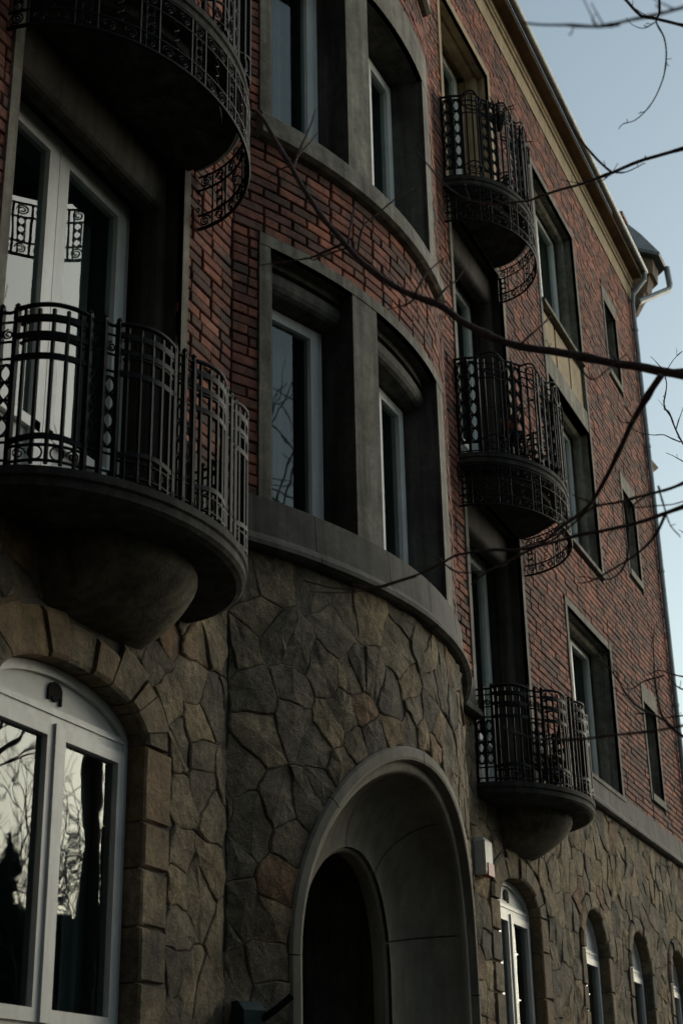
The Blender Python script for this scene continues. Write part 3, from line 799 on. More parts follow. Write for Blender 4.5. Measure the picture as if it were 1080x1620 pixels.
# ------------------------------------------------------------------ balconies
class Plan:
    """half ellipse in front of the wall, by arc length"""
    def __init__(s, cx, hw, dep, n=240):
        s.cx = cx; s.P = [Vector((cx-hw*cos(pi*i/n), WY-dep*sin(pi*i/n), 0)) for i in range(n+1)]
        s.c = [0]
        for a, b in zip(s.P, s.P[1:]): s.c.append(s.c[-1]+(b-a).length)
        s.L = s.c[-1]
    def at(s, u, z=0, out=0.):
        u = max(0, min(s.L, u)); lo, hi = 0, len(s.c)-1
        while hi-lo > 1:
            m = (lo+hi)//2
            if s.c[m] <= u: lo = m
            else: hi = m
        t = (u-s.c[lo])/max(1e-9, s.c[hi]-s.c[lo]); p = s.P[lo].lerp(s.P[hi], t); d = (s.P[hi]-s.P[lo]).normalized()
        return Vector((p.x+d.y*out, p.y-d.x*out, z))
def slab_mesh(cx, hw, dep, z0, z1, lip=True):
    mb = MB(); n = 48
    prof = [(0, z1), (.0, z1-.04), (-.012, z1-.05), (-.012, z0+.03), (-.03, z0+.012), (-.06, z0)] if lip else [(0, z1), (0, z0)]
    vs = []
    for g, z in prof: vs += [(cx-(hw+g)*cos(pi*i/n), WY+.0-(dep+g)*sin(pi*i/n)+(.04 if i in (0, n) else 0), z) for i in range(n+1)]
    m = n+1; fs = []
    for a in range(len(prof)-1):
        for k in range(n): fs.append((a*m+k, a*m+k+1, a*m+m+k+1, a*m+m+k))
    fs += [tuple(range(m)), tuple(reversed([(len(prof)-1)*m+k for k in range(m)]))]
    mb.add(vs, fs); return mb
def spiral(cu, cz, r, turns=1.75, sgn=1, n=20, start=0.):
    return [(cu+sgn*r*(1-.78*i/n)*cos(start+2*pi*turns*i/n), cz+r*(1-.78*i/n)*sin(start+2*pi*turns*i/n)) for i in range(n+1)]
def leaf_scroll(z0, z1, w_, k=4):
    """two mirrored wavy stems crossing, with curls: list of (du, z) polylines"""
    out = []; n = 10*k
    for sg in (-1, 1): out.append([(sg*w_*.42*abs(sin(pi*k*i/n)), z0+(z1-z0)*i/n) for i in range(n+1)])
    h_ = (z1-z0)/k
    for j in range(k+1):
        zc = z0+h_*j
        for sg in (-1, 1):
            if j < k: out.append([(sg*w_*.46*sin(t), zc+h_*.16*(1-cos(t))) for t in [pi*.75*i/6 for i in range(7)]])
            if j > 0: out.append([(sg*w_*.46*sin(t), zc-h_*.16*(1-cos(t))) for t in [pi*.75*i/6 for i in range(7)]])
    return out
def iron(name, lines, r, parent, n=5, flat=None, closed=False):
    mb = MB()
    for ln in lines: mb.tube(ln, r, n, flat=flat, closed=closed)
    return mb.build(name, 'iron', parent, smooth=flat is None)
def railing_a(pl, z0, par, H=.83):
    """first floor: triple posts, bowed panels with a ladder of rails above and scrolls below"""
    npan = 5; tw = .15; pw = (pl.L-tw*(npan+1)-.04)/npan
    u = .02
    def post(uu):
        mb = MB(); b = pl.at(uu, z0); t = pl.at(uu, z0+H)
        mb.tube([b, t], 0, flat=(.0125, .0125))
        for zz, rr in ((.03, .016), (.14, .014), (H-.27, .014), (H-.02, .015)): mb.tube([pl.at(uu, z0+zz-.012), pl.at(uu, z0+zz+.012)], rr, 6)
        mb.tube([pl.at(uu, z0+H+.0), pl.at(uu, z0+H+.012), pl.at(uu, z0+H+.028)], [.012, .016, .004], 6)
        mb.build('post', 'iron', par)
    bulge = lambda f: .035*sin(pi*f)
    for i in range(npan+1):
        for k in range(3): post(u+k*tw/2)
        for k in range(2):
            c = u+(k+.5)*tw/2
            lines = [[pl.at(c+du, z) for du, z in ln] for ln in leaf_scroll(z0+.16, z0+H-.3, .062, 4)]
            iron('scrollwork', lines, .006, par, 4)
            lines = [[pl.at(c+du, z) for du, z in spiral(0, z0+H-.14, .028, 1.6, s_, 12, pi/2)] for s_ in (1,)]
            iron('scrollwork', lines, .0055, par, 4)
        for zz in (.04, .13, H-.27, H-.18, H-.075):
            iron('rail', [[pl.at(u+tw*j/4, z0+zz) for j in range(5)]], .007, par, 5)
        iron('rail', [[pl.at(u+tw*j/8, z0+H-.012-.012*sin(pi*((j % 4)/4))) for j in range(9)]], .009, par, 5)
        if i == npan: break
        p0 = u+tw
        def line(zf, out=0, m=14): return [pl.at(p0+pw*j/m, zf(j/m), bulge(j/m)+out) for j in range(m+1)]
        iron('handrail', [line(lambda f: z0+H-.01+.014*sin(pi*f)**.6 if 0 < f < 1 else z0+H-.01)], .013, par, 6)
        for zz in (H-.065, H-.155, H-.27): iron('rail', [line(lambda f, zz=zz: z0+zz)], 0, par, flat=(.008, .014))
        for zz in (H-.115, H-.215):
            iron('rail', [[pl.at(p0+pw*f, z0+zz+.035*min(1, (1-abs(2*f-1)**5)*1.0), bulge(f)) for f in [.07+.86*j/14 for j in range(15)]]], .0095, par, 5)
        for k in range(5):
            f = (k+.7)/5.4; bb = bulge(f)
            iron('baluster', [[pl.at(p0+pw*f, z0+.01, bb), pl.at(p0+pw*f, z0+H-.02, bb)]], 0, par, flat=(.0075, .0075))
        iron('rail', [line(lambda f: z0+.13+.02*sin(pi*f))], 0, par, flat=(.008, .013)); iron('rail', [line(lambda f: z0+.105)], .008, par, 5); iron('rail', [line(lambda f: z0+.028)], .008, par, 5)
        for f in (.36, .64):
            c = p0+pw*f; iron('ring', [[pl.at(c+.03*cos(t), z0+.066+.034*sin(t), bulge(f)) for t in [2*pi*j/14 for j in range(14)]]], .005, par, 5, closed=True)
        for f, s_ in ((.15, 1), (.85, -1)):
            iron('scrollwork', [[pl.at(p0+pw*f+du, z, bulge(f)) for du, z in spiral(0, z0+.066, .032, 1.5, s_, 14)]], .0045, par, 4)
        u = p0+pw
def railing_b(pl, z0, par, H=1.0):
    """upper floors: scroll panels, plain panels with a ring at the top"""
    npan = 5; tw = .2; pw = (pl.L-tw*(npan+1)-.04)/npan; u = .02
    def post(uu):
        mb = MB(); mb.tube([pl.at(uu, z0-.03), pl.at(uu, z0+H)], 0, flat=(.012, .012))
        for zz in (.05, H-.24, H-.015): mb.tube([pl.at(uu, z0+zz-.012), pl.at(uu, z0+zz+.012)], .014, 6)
        mb.build('post', 'iron', par)
    for i in range(npan+1):
        for k in range(3): post(u+k*tw/2)
        for k in range(2):
            c = u+(k+.5)*tw/2
            iron('scrollwork', [[pl.at(c+du, z) for du, z in ln] for ln in leaf_scroll(z0+.12, z0+H-.06, .085, 6)], .008, par, 4)
        for zz in (.03, .11, H-.05): iron('rail', [[pl.at(u+tw*j/4, z0+zz) for j in range(5)]], .007, par, 5)
        iron('rail', [[pl.at(u+tw*j/4, z0+H-.01) for j in range(5)]], 0, par, flat=(.008, .009))
        if i == npan: break
        p0 = u+tw; bulge = lambda f: .05*sin(pi*f)
        def line(zf, m=14): return [pl.at(p0+pw*j/m, zf(j/m), bulge(j/m)) for j in range(m+1)]
        iron('handrail', [line(lambda f: z0+H-.02+.05*sin(pi*f))], .0105, par, 6)
        for zz in (H-.07, H-.13, H-.22): iron('rail', [line(lambda f, zz=zz: z0+zz-.02*sin(pi*f))], .0075, par, 5)
        c = p0+pw*.5
        iron('ring', [[pl.at(c+.1*cos(t), z0+H-.11+.1*sin(t), .055) for t in [2*pi*j/22 for j in range(22)]]], .008, par, 5, closed=True)
        for k in range(3):
            f = (k+.75)/3.5; iron('baluster', [[pl.at(p0+pw*f, z0+.0, bulge(f)), pl.at(p0+pw*f, z0+H-.03, bulge(f))]], 0, par, flat=(.008, .008))
        iron('rail', [line(lambda f: z0+.14+.035*sin(pi*f))], .008, par, 5); iron('rail', [line(lambda f: z0+.03)], .007, par, 5)
        for f, s_ in ((.28, 1), (.72, -1)):
            iron('scrollwork', [[pl.at(p0+pw*f+du, z, bulge(f)) for du, z in spiral(0, z0+.085, .045, 1.7, s_, 16)]], .006, par, 4)
        u = p0+pw
def apron(pl, zb, zt, par):
    """ironwork hanging under the slab: curls in both bands, straight and wavy bars between"""
    zA, zB = zt-.1, zb+.1
    for zz, rr in ((zt, .008), (zA, .008), (zB, .008), (zb, .012)):
        iron('rail', [[pl.at(pl.L*j/48, zz, .012) for j in range(49)]], rr, par, 5)
    n = max(10, int(pl.L/.115)); st = pl.L/n
    for i in range(n+1):
        u = min(pl.L, st*i)
        if i % 3 == 2: 
            iron('wavy_bar', [[pl.at(u+.016*sin(2*pi*3*j/30), zB+(zA-zB)*j/30, .012) for j in range(31)]], .0055, par, 4)
        else:
            iron('bar', [[pl.at(u, zb, .012), pl.at(u, zt, .012)]], 0, par, flat=(.006, .006))
            if i % 3 == 0 and i < n: iron('bar', [[pl.at(u+.035, zb, .012), pl.at(u+.035, zt, .012)]], 0, par, flat=(.004, .004))
    for i in range(n):
        c = st*(i+.5)
        if i % 3 == 0:
            iron('scrollwork', [[pl.at(c+du, z, .012) for du, z in ln] for ln in leaf_scroll(zB, zA, .06, 3)], .005, par, 4)
        for zc in ((zA+zt)/2, (zB+zb)/2):
            iron('scrollwork', [[pl.at(c+du, z, .012) for du, z in spiral(0, zc, .04, 1.9, 1 if i % 2 else -1, 18)]], .0055, par, 4)
def balcony(cx, k, hw, dep, label):
    z1 = L1+FLOOR*k; z0 = z1-.12
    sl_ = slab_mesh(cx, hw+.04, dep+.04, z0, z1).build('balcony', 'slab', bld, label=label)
    pl = Plan(cx, hw, dep)
    if k == 0:
        railing_a(pl, z1, sl_)
        # bowl shaped console
        mb = MB(); n = 32; vs = []
        prof = [(1, z0-.0), (1.0, z0-.05), (.97, z0-.085), (.9, z0-.125), (.8, z0-.17), (.68, z0-.205), (.54, z0-.24), (.38, z0-.27), (.2, z0-.295), (0, z0-.31)]; m = len(prof)-1
        for f, z in prof:
            ex = .86+.14*f
            for i in range(n+1):
                vs.append((cx+.05-.51*ex*cos(pi*i/n), WY+.03-(.5*f+.03)*sin(pi*i/n)**.7 if 0 < i < n else WY+.03, z))
        q = n+1
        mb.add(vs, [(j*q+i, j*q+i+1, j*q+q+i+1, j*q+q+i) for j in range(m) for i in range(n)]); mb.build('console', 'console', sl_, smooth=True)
    else:
        railing_b(pl, z1, sl_)
        apron(Plan(cx, hw+.03, dep+.03), z0-.40, z0-.01, sl_)
        mb = slab_mesh(cx, hw-.12, dep-.12, z0-.07, z0-.002, False); mb.build('soffit', 'slab', sl_)
    return sl_
balcony(XL, 0, .99, .68, 'lower left balcony with triple posts and bowl shaped console')
balcony(XL, 1, .97, .67, 'upper left balcony seen from below with hanging iron apron')
balcony(XR, 0, .95, .67, 'lowest right balcony with triple posts and bowl shaped console')
balcony(XR-.03, 1, .94, .66, 'middle right balcony with hanging iron apron')
balcony(XR-.17, 2, .8, .58, 'topmost right balcony with ringed railing and hanging apron')

# ------------------------------------------------------------------ cornice, gutter, roof, corner, turret
mb = MB(); sweep_s(mb, FLAT, [(13.97, -.3), (13.97, .015), (14.24, .02), (14.24, -.3)], LHX0, CORNER+.02); mb.build('frieze', 'ochre', bld)
mb = MB(); sweep_s(mb, FLAT, [(14.242, -.3), (14.242, .035), (14.25, .045), (14.275, .05), (14.28, .032), (14.32, .034), (14.33, .055), (14.36, .06), (14.365, .045), (14.41, .05), (14.42, .06), (14.42, -.3)], LHX0, CORNER+.05); mb.build('cornice_moulding', 'ochre', bld)
mb = MB(); sweep_s(mb, FLAT, [(14.422, -.3), (14.422, .2), (14.5, .205), (14.56, -.3)], LHX0, CORNER+.1); mb.build('eaves_board', 'wood', bld)
mb = MB(); sweep_s(mb, FLAT, [(14.52+.055*sin(t), .21+.045+.05*cos(t)) for t in [pi+pi*j/8 for j in range(9)]]+[(14.53, .3), (14.53, .2)], LHX0, CORNER+.13, closed=False)
mb.build('gutter', 'zinc', bld, smooth=True)
mb = MB()
mb.add([(LHX0, WY-.15, 14.565), (CORNER+.1, WY-.15, 14.565), (CORNER-2, WY+4.5, 17.2), (LHX0, WY+4.5, 17.2), (LHX0, WY+9.2, 14.63), (CORNER+.1, WY+9.2, 14.63)], [(0, 1, 2, 3), (3, 2, 5, 4), (1, 5, 2)]); mb.build('roof', 'roof', bld)
mb = MB(); sd_b = MB()
mb.add([(CORNER, WY+.012, -.2), (CORNER, WY+9, -.2), (CORNER, WY+9, 14.6), (CORNER, WY+.012, 14.6), (LHX0, WY+9, -.2), (LHX0, WY+9, 14.6), (LHX0, WY+.012, -.2), (LHX0, WY+.012, 14.6)], [(0, 1, 2, 3), (1, 4, 5, 2), (4, 6, 7, 5)])
mb.build('side_wall', 'mortar', bld)
# brick returns at the corner, as toothed edge
mb = MB(); z = Z_BR+.006; i = 0
while z < Z_TOP-.07:
    dd = .12 if i % 2 else .25
    vs = [(CORNER+.008, WY+.0, z), (CORNER+.008, WY+dd, z), (CORNER+.008, WY+dd, z+.065), (CORNER+.008, WY+.0, z+.065)]
    vs = [(x, y, zz) for x in (CORNER-.02, CORNER+.01) for y in (WY-.008, WY+dd) for zz in (z, z+.065)]
    mb.add(vs, [(0, 1, 3, 2), (4, 6, 7, 5), (0, 2, 6, 4), (1, 5, 7, 3), (0, 4, 5, 1), (2, 3, 7, 6)], rng.random()); z += .075; i += 1
mb.build('corner_bricks', 'brick', bld, kind='stuff')
# gutter elbow and corner down pipe
mb = MB(); mb.tube([(CORNER+.06, WY-.25, 14.5), (CORNER+.06, WY-.25, 14.36), (CORNER-.08, WY-.07, 14.05), (CORNER-.1, WY-.05, 13.85), (CORNER-.1, WY-.05, 5.5)], .036, 8)
for z in (13.4, 11.4, 9.4, 7.4, 5.7): mb.tube([(CORNER-.1, WY-.05, z-.02), (CORNER-.1, WY-.05, z+.02)], .044, 8)
mb.build('downpipe', 'zinc', bld, smooth=False)
# corbelled turret at the far corner
TX, TY = 21.5, 4.1
def ngon(cx, cy, r, z, n=8, rot=pi/8): return [(cx+r*cos(2*pi*k/n+rot), cy+r*sin(2*pi*k/n+rot), z) for k in range(n)]
def loft(mb, rings, cap=True):
    n = len(rings[0]); vs = [v for r_ in rings for v in r_]; fs = [(a*n+k, a*n+(k+1) % n, a*n+n+(k+1) % n, a*n+n+k) for a in range(len(rings)-1) for k in range(n)]
    if cap: fs += [tuple(reversed(range(n))), tuple((len(rings)-1)*n+k for k in range(n))]
    mb.add(vs, fs)
mb = MB(); loft(mb, [ngon(TX-.5, TY+.02, .08, 13.7), ngon(TX-.42, TY, .16, 13.86), ngon(TX-.2, TY, .3, 14.3), ngon(TX-.15, TY, .33, 14.32), ngon(TX-.1, TY, .4, 14.62), ngon(TX-.05, TY, .46, 14.64), ngon(TX, TY, .48, 14.95)])
tur = mb.build('turret', 'wood', bld)
mb = MB(); loft(mb, [ngon(TX, TY, .6, 14.952), ngon(TX, TY, .62, 15.0), ngon(TX-.03, TY, .3, 15.5), ngon(TX-.05, TY, .03, 15.86)]); mb.build('turret_roof', 'roof', tur)
mb = MB(); mb.tube([(TX+.2, TY-.58, 14.96), (TX+.2, TY-.6, 14.62), (TX+.16, TY-.58, 14.52), (CORNER+.02, WY-.12, 13.95)], .05, 8); mb.build('turret_pipe', 'zinc', tur)
mb = MB(); mb.box(TX-.42, TX-.12, TY-.05, TY+.25, 14.9, 15.72); mb.box(TX-.46, TX-.08, TY-.09, TY+.29, 15.722, 15.8); mb.build('chimney', 'brick', tur)
# lower side bay behind the corner
mb = MB(); mb.box(CORNER+.012, CORNER+.22, WY+.2, WY+2.4, -.2, 11.1); sb = mb.build('side_bay', 'mortar', bld)
mb = MB(); loft(mb, [[(CORNER+.01, WY+.15, 11.1), (CORNER+.3, WY+.15, 11.1), (CORNER+.3, WY+2.4, 11.1), (CORNER+.01, WY+2.4, 11.1)], [(CORNER+.01, WY+.1, 11.35), (CORNER+1.05, WY+.1, 11.5), (CORNER+1.05, WY+2.4, 11.5), (CORNER+.01, WY+2.4, 11.35)], [(CORNER+.01, WY+.05, 11.42), (CORNER+1.1, WY+.05, 11.57), (CORNER+1.1, WY+2.4, 11.57), (CORNER+.01, WY+2.4, 11.42)]]); mb.build('bay_cornice', 'wood', sb)

# ------------------------------------------------------------------ things on the building
al = empty('alarm_box', (11.88, WY-.08, 3.86), 'white alarm siren box with red lower corner beside the arched entrance', 'alarm box')
def child(mb, name, mat, par, **k): return mb.build(name, mat, par, **k)
mb = MB(); x, y, z = al.location
def bx4(w0, yf, zz): return [(x-w0, yf, zz), (x+w0, yf, zz), (x+w0, WY-.01, zz), (x-w0, WY-.01, zz)]
loft(mb, [bx4(.085, y-.02, z-.14), bx4(.09, y-.026, z-.12), bx4(.09, y-.026, z+.13), bx4(.075, y+.0, z+.16)]); mb.build('case', 'alarm', al)
mb = MB(); loft(mb, [[(x-.05, y-.034, z-.145), (x+.094, y-.034, z-.145), (x+.094, y+.03, z-.145), (x-.05, y+.03, z-.145)], [(x-.05, y-.034, z-.045), (x+.094, y-.034, z-.045), (x+.094, y+.03, z-.045), (x-.05, y+.03, z-.045)]]); mb.build('strobe', 'red', al)

def pot(loc, r, h_, label, mat='terracotta', plant=True, group=None):
    t = empty('flower_pot', loc, label, 'flower pot', group); x, y, z = loc
    mb = MB(); loft(mb, [ngon(x, y, r*.68, z, 14, 0), ngon(x, y, r*.95, z+h_*.75, 14, 0), ngon(x, y, r*1.08, z+h_*.76, 14, 0), ngon(x, y, r*1.08, z+h_, 14, 0), ngon(x, y, r*.9, z+h_, 14, 0), ngon(x, y, r*.85, z+h_*.85, 14, 0)]); mb.build('pot', mat, t)
    if plant:
        mb = MB(); rr = random.Random(int(x*1000))
        for k in range(26):
            a = rr.uniform(0, 2*pi); ln = rr.uniform(.08, .2); sp = rr.uniform(.02, .11); p0 = Vector((x+r*.4*cos(a), y+r*.4*sin(a), z+h_*.85)); p1 = p0+Vector((sp*cos(a), sp*sin(a), ln*.7)); p2 = p0+Vector((sp*2*cos(a), sp*2*sin(a), ln*.75))
            sd2 = Vector((-sin(a), cos(a), 0))*.012
            mb.add([p0-sd2*.3, p0+sd2*.3, p1+sd2, p1-sd2, p2], [(0, 1, 2, 3), (3, 2, 4)])
        mb.build('dry_plant', 'soil_leaf', t)
    return t
zB = L1+FLOOR+.002
pot((12.42, 3.62, zB+.33), .085, .17, 'red flower pot behind the railing of the middle right balcony')
# plant stand under the red pot
st_ = empty('plant_stand', (12.42, 3.62, zB), 'small dark stand carrying the red flower pot', 'plant stand'); mb = MB()
loft(mb, [ngon(12.42, 3.62, .12, zB+.3, 14, 0), ngon(12.42, 3.62, .12, zB+.328, 14, 0)]); mb.build('top', 'black', st_)
for k in range(3):
    a = 2*pi*k/3; mb = MB(); mb.tube([(12.42+.13*cos(a), 3.62+.13*sin(a), zB), (12.42+.09*cos(a), 3.62+.09*sin(a), zB+.3)], .009, 6); mb.build('leg', 'black', st_)
pot((12.95, 3.5, zB), .12, .24, 'dark planter with dry plant on the floor of the middle right balcony', 'black')
# hanging planters in the rail rings
pt = Plan(XR-.17, .8, .58); zt_ = L1+2*FLOOR
for k, (u_, lb) in enumerate(((.42, 'dark round planter hooked in the left railing ring of the topmost balcony'), (.86, 'dark round planter hooked in the middle railing ring of the topmost balcony'))):
    p = pt.at(u_*pt.L*.62+.18, 0, -.075)
    pot((p.x, p.y, zt_+.80), .07, .15, lb, 'black')
pm = Plan(XR-.03, .94, .66)
p = pm.at(pm.L*.62, 0, -.09); pot((p.x, p.y, L1+FLOOR+.8), .08, .16, 'dark planter hooked on the right side railing of the middle balcony', 'black')
for o in bpy.data.objects:
    pass
# folding chair on the lowest right balcony
ch = empty('folding_chair', (13.3, 3.72, L1), 'dark slatted folding chair on the lowest right balcony', 'chair'); cx_, cy_, cz_ = ch.location
for sx in (-1, 1):
    mb = MB(); mb.tube([(cx_+sx*.2, cy_-.2, cz_), (cx_+sx*.2, cy_+.18, cz_+.46)], .011, 6); mb.build('leg', 'black', ch)
    mb = MB(); mb.tube([(cx_+sx*.185, cy_+.2, cz_), (cx_+sx*.185, cy_-.08, cz_+.44), (cx_+sx*.185, cy_-.2, cz_+.88)], .011, 6); mb.build('back_leg', 'black', ch)
for k in range(4):
    mb = MB(); mb.box(cx_-.2, cx_+.2, cy_-.12+k*.085, cy_-.05+k*.085, cz_+.44, cz_+.458); mb.build('seat_slat', 'wood', ch)
for k in range(3):
    mb = MB(); mb.box(cx_-.19, cx_+.19, cy_-.15-k*.03, cy_-.135-k*.03, cz_+.6+k*.1, cz_+.665+k*.1); mb.build('back_slat', 'wood', ch)
# dark letter box low on the bow, just inside the lower edge of the picture
c0 = BOW(-1.95, 2.27, .0); lb_ = empty('letter_box', (c0.x, c0.y-.1, 2.14), 'dark green letter box fixed to the stone bow left of the entrance', 'letter box')
mb = MB(); sA, sB2 = -2.04, -1.9
mb.add([BOW(s, z, o) for s in (sA, sB2) for z, o in ((2.12, .03), (2.12, .15), (2.36, .15), (2.41, .09), (2.41, .03))], [(0, 1, 2, 3, 4), (9, 8, 7, 6, 5), (0, 5, 6, 1), (1, 6, 7, 2), (2, 7, 8, 3), (3, 8, 9, 4), (4, 9, 5, 0)]); 
M['green'] = plain_mat('green', (.012, .03, .032), .4); mb.build('case', 'green', lb_)
mb = MB(); mb.tube([BOW(-1.93, 2.3, .12), BOW(-1.86, 2.37, .2), BOW(-1.8, 2.43, .24)], .02, 7); mb.build('arm', 'black', lb_)

# ------------------------------------------------------------------ bare tree in front (trunk just right of the picture)
def jitter(pts, amp, seed, sub=4):
    P = [Vector(p) for p in pts]; out = []
    for i in range(len(P)-1):
        p0, p1, p2, p3 = P[max(i-1, 0)], P[i], P[i+1], P[min(i+2, len(P)-1)]
        for j in range(sub):
            t = j/sub
            q = .5*((2*p1)+(p2-p0)*t+(2*p0-5*p1+4*p2-p3)*t*t+(3*p1-p0-3*p2+p3)*t**3)
            out.append(q+noise.noise_vector(q*9+Vector((seed, 0, 0)))*amp)
    out.append(P[-1]); return out
tree = empty('bare_tree', (6.6, -.45, 0), 'bare tree whose dark boughs cross in front of the facade', 'tree')
trunk_pts = [(6.6, -.45, 0), (6.62, -.43, 1.2), (6.5, -.4, 2.6), (6.45, -.36, 4.2), (6.4, -.4, 5.6), (6.35, -.42, 7.2), (6.4, -.5, 9.0)]
mb = MB(); T = jitter(trunk_pts, .02, 1); mb.tube(T, [.2-.15*i/len(T) for i in range(len(T))], 12); trunk = mb.build('trunk', 'bark', tree, smooth=True)
tw_rng = random.Random(5)
def twigs(mb, path, rad, n, ln, lo=.15):
    for _ in range(n):
        i = tw_rng.randrange(int(len(path)*lo), len(path)-2); p = path[i]; d = (path[i+1]-p).normalized()
        s = (d+Vector((tw_rng.uniform(-1, 1), tw_rng.uniform(-1, 1), tw_rng.uniform(-.6, 1.2)))*.9).normalized(); L = ln*tw_rng.uniform(.3, 1)
        q = jitter([p, p+s*L*.5+Vector((0, 0, L*.05)), p+s*L+Vector((0, 0, L*.2))], .008, tw_rng.random()*50, 3)
        mb.tube(q, [max(.0014, rad*.4*(1-.7*k/len(q))) for k in range(len(q))], 5)
        if tw_rng.random() < .5:
            k = len(q)//2; e = q[k]+Vector((tw_rng.uniform(-1, 1), tw_rng.uniform(-1, 1), tw_rng.uniform(-.3, 1)))*L*.25
            mb.tube([q[k], q[k].lerp(e, .6)+Vector((0, 0, .01)), e], [rad*.22, rad*.16, .001], 4)
def bough(name, pix, d0, d1, r0, r1, root=None, ntw=0, tl=.25, seed=0, parent=None, amp=.007):
    """pix from the trunk side to the tip; distances d0..d1; root = points joining it to the trunk"""
    n = len(pix); P = [ray(x, y, d0+(d1-d0)*i/(n-1)) for i, (x, y) in enumerate(pix)]
    if root:
        q0 = Vector(root[-1]); P = [Vector(q) for q in root]+[q0.lerp(P[0], f)+Vector((0, 0, .05*sin(pi*f))) for f in (.35, .62, .8, .92)]+P
    J = jitter(P, amp, seed); m = len(J); mb = MB()
    mb.tube(J, [(r0+(r1-r0)*(i/(m-1))**.75)*(.86+.22*abs(noise.noise(Vector((i*.9+seed*7, seed, 0))))+(.25 if i % 7 == 3 else 0)) for i in range(m)], 8)
    if ntw: twigs(mb, J, (r0+r1)/2, ntw, tl)
    twigs(mb, J, min(.006, (r0+r1)/2), 2 if name == 'twig' else 2+m//7, .035 if name == 'twig' else .1)
    return mb.build(name, 'bark', parent or tree, smooth=True), J
def T_at(z): return min(T, key=lambda p: abs(p.z-z))
# main bough across the middle
bough('bough', [(1130, 596), (1080, 590), (1000, 580), (900, 562), (800, 541), (740, 515), (690, 480), (640, 462), (590, 430), (545, 385), (500, 330), (460, 265), (432, 215), (405, 175)], 5.2, 6.2, .026, .009, [T_at(4.6)], 0, seed=3)
for k, (px_, d, r_) in enumerate([([(462, 268), (470, 245), (485, 215), (499, 172)], 6.05, .009), ([(466, 250), (485, 232), (502, 210)], 6.05, .006), ([(545, 385), (500, 405), (470, 412), (410, 420)], 5.9, .008), ([(556, 392), (520, 402), (495, 412), (490, 408)], 5.9, .005),
        ([(552, 385), (556, 345), (563, 325)], 5.9, .006), ([(566, 398), (575, 360), (595, 340), (640, 305), (655, 298)], 5.9, .006), ([(655, 468), (668, 440), (680, 425), (712, 402)], 5.7, .006), ([(688, 478), (705, 455), (725, 440), (735, 425)], 5.6, .006),
        ([(660, 468), (640, 482), (612, 490)], 5.7, .005), ([(820, 545), (850, 520), (870, 500)], 5.4, .006), ([(460, 262), (440, 270), (425, 282)], 6.1, .005), ([(980, 578), (968, 560), (963, 545)], 5.3, .005)]):
    bough('twig', px_, d, d+.12, r_, .002, seed=20+k, amp=.006)
# descending fork
bough('branch', [(1045, 592), (1015, 640), (990, 690), (962, 750), (930, 800), (880, 838), (845, 865), (780, 900), (745, 925)], 5.25, 5.6, .014, .0035, None, 0, seed=7)
bough('branch', [(1130, 735), (1080, 765), (1040, 778), (985, 795), (940, 800), (905, 830), (870, 850), (820, 868)], 5.0, 5.4, .0115, .003, [T_at(3.4)], 0, seed=8)
bough('branch', [(1130, 790), (1080, 802), (1000, 830), (900, 850), (830, 868), (740, 873), (700, 890), (650, 912), (590, 930), (530, 930), (480, 918)], 4.9, 5.6, .013, .003, [T_at(3.2)], 0, seed=9)
for k, (px_, d, r_) in enumerate([([(985, 795), (992, 840), (990, 885), (965, 915), (915, 912)], 5.1, .008), ([(1052, 815), (1030, 855), (990, 888), (940, 918), (912, 922)], 5.1, .007), ([(690, 880), (720, 905), (760, 902), (800, 893)], 5.4, .004), ([(660, 912), (590, 932), (540, 938), (490, 935)], 5.5, .004),
        ([(1030, 780), (1000, 800), (1050, 800), (1090, 790)], 5.1, .004), ([(945, 800), (925, 790), (905, 782)], 5.2, .005), ([(985, 640), (1000, 665), (985, 668), (975, 655)], 5.2, .003), ([(1040, 770), (1050, 800), (1060, 830), (1075, 850)], 5.0, .004), ([(900, 560), (935, 600), (965, 580), (990, 560)], 5.2, .004)]):
    bough('twig', px_, d, d+.1, r_, .002, seed=50+k, amp=.006)
# upper boughs against the sky
bough('bough', [(1130, 215), (1080, 235), (1000, 260), (940, 283), (870, 306), (830, 318), (770, 323), (720, 305), (685, 270), (660, 240)], 5.4, 6.4, .013, .003, [T_at(6.2)], 0, seed=10)
bough('twig', [(965, 271), (925, 232), (900, 190), (884, 155)], 5.7, 5.9, .006, .002, seed=11)
bough('twig', [(965, 271), (990, 272), (1020, 258)], 5.7, 5.7, .004, .002, seed=12)
bough('twig', [(968, 272), (955, 285), (940, 290)], 5.7, 5.8, .004, .0015, seed=13)
bough('bough', [(1130, 2), (1080, 12), (1000, 33), (940, 42), (880, 42), (826, 36)], 3.2, 3.4, .008, .003, [(4.9, -.8, 4.6), (4.0, -.25, 4.4)], 0, seed=14)
bough('twig', [(980, 36), (960, 40), (935, 44), (880, 40)], 3.25, 3.3, .006, .003, seed=15)
bough('branch', [(1130, 52), (1080, 40), (1038, 30), (1013, 24), (985, -4), (965, -30)], 5.6, 5.8, .009, .006, [T_at(6.9)], 0, seed=16)
bough('twig', [(1043, -20), (1043, 20), (1038, 34), (1049, 62), (1052, 95), (1045, 135), (1025, 170), (1005, 190), (985, 197), (978, 204)], 5.8, 6.1, .0055, .0016, seed=17, ntw=3, tl=.05)
bough('twig', [(1037, 36), (1018, 46), (1000, 38), (990, 28)], 5.8, 5.9, .003, .0012, seed=18)
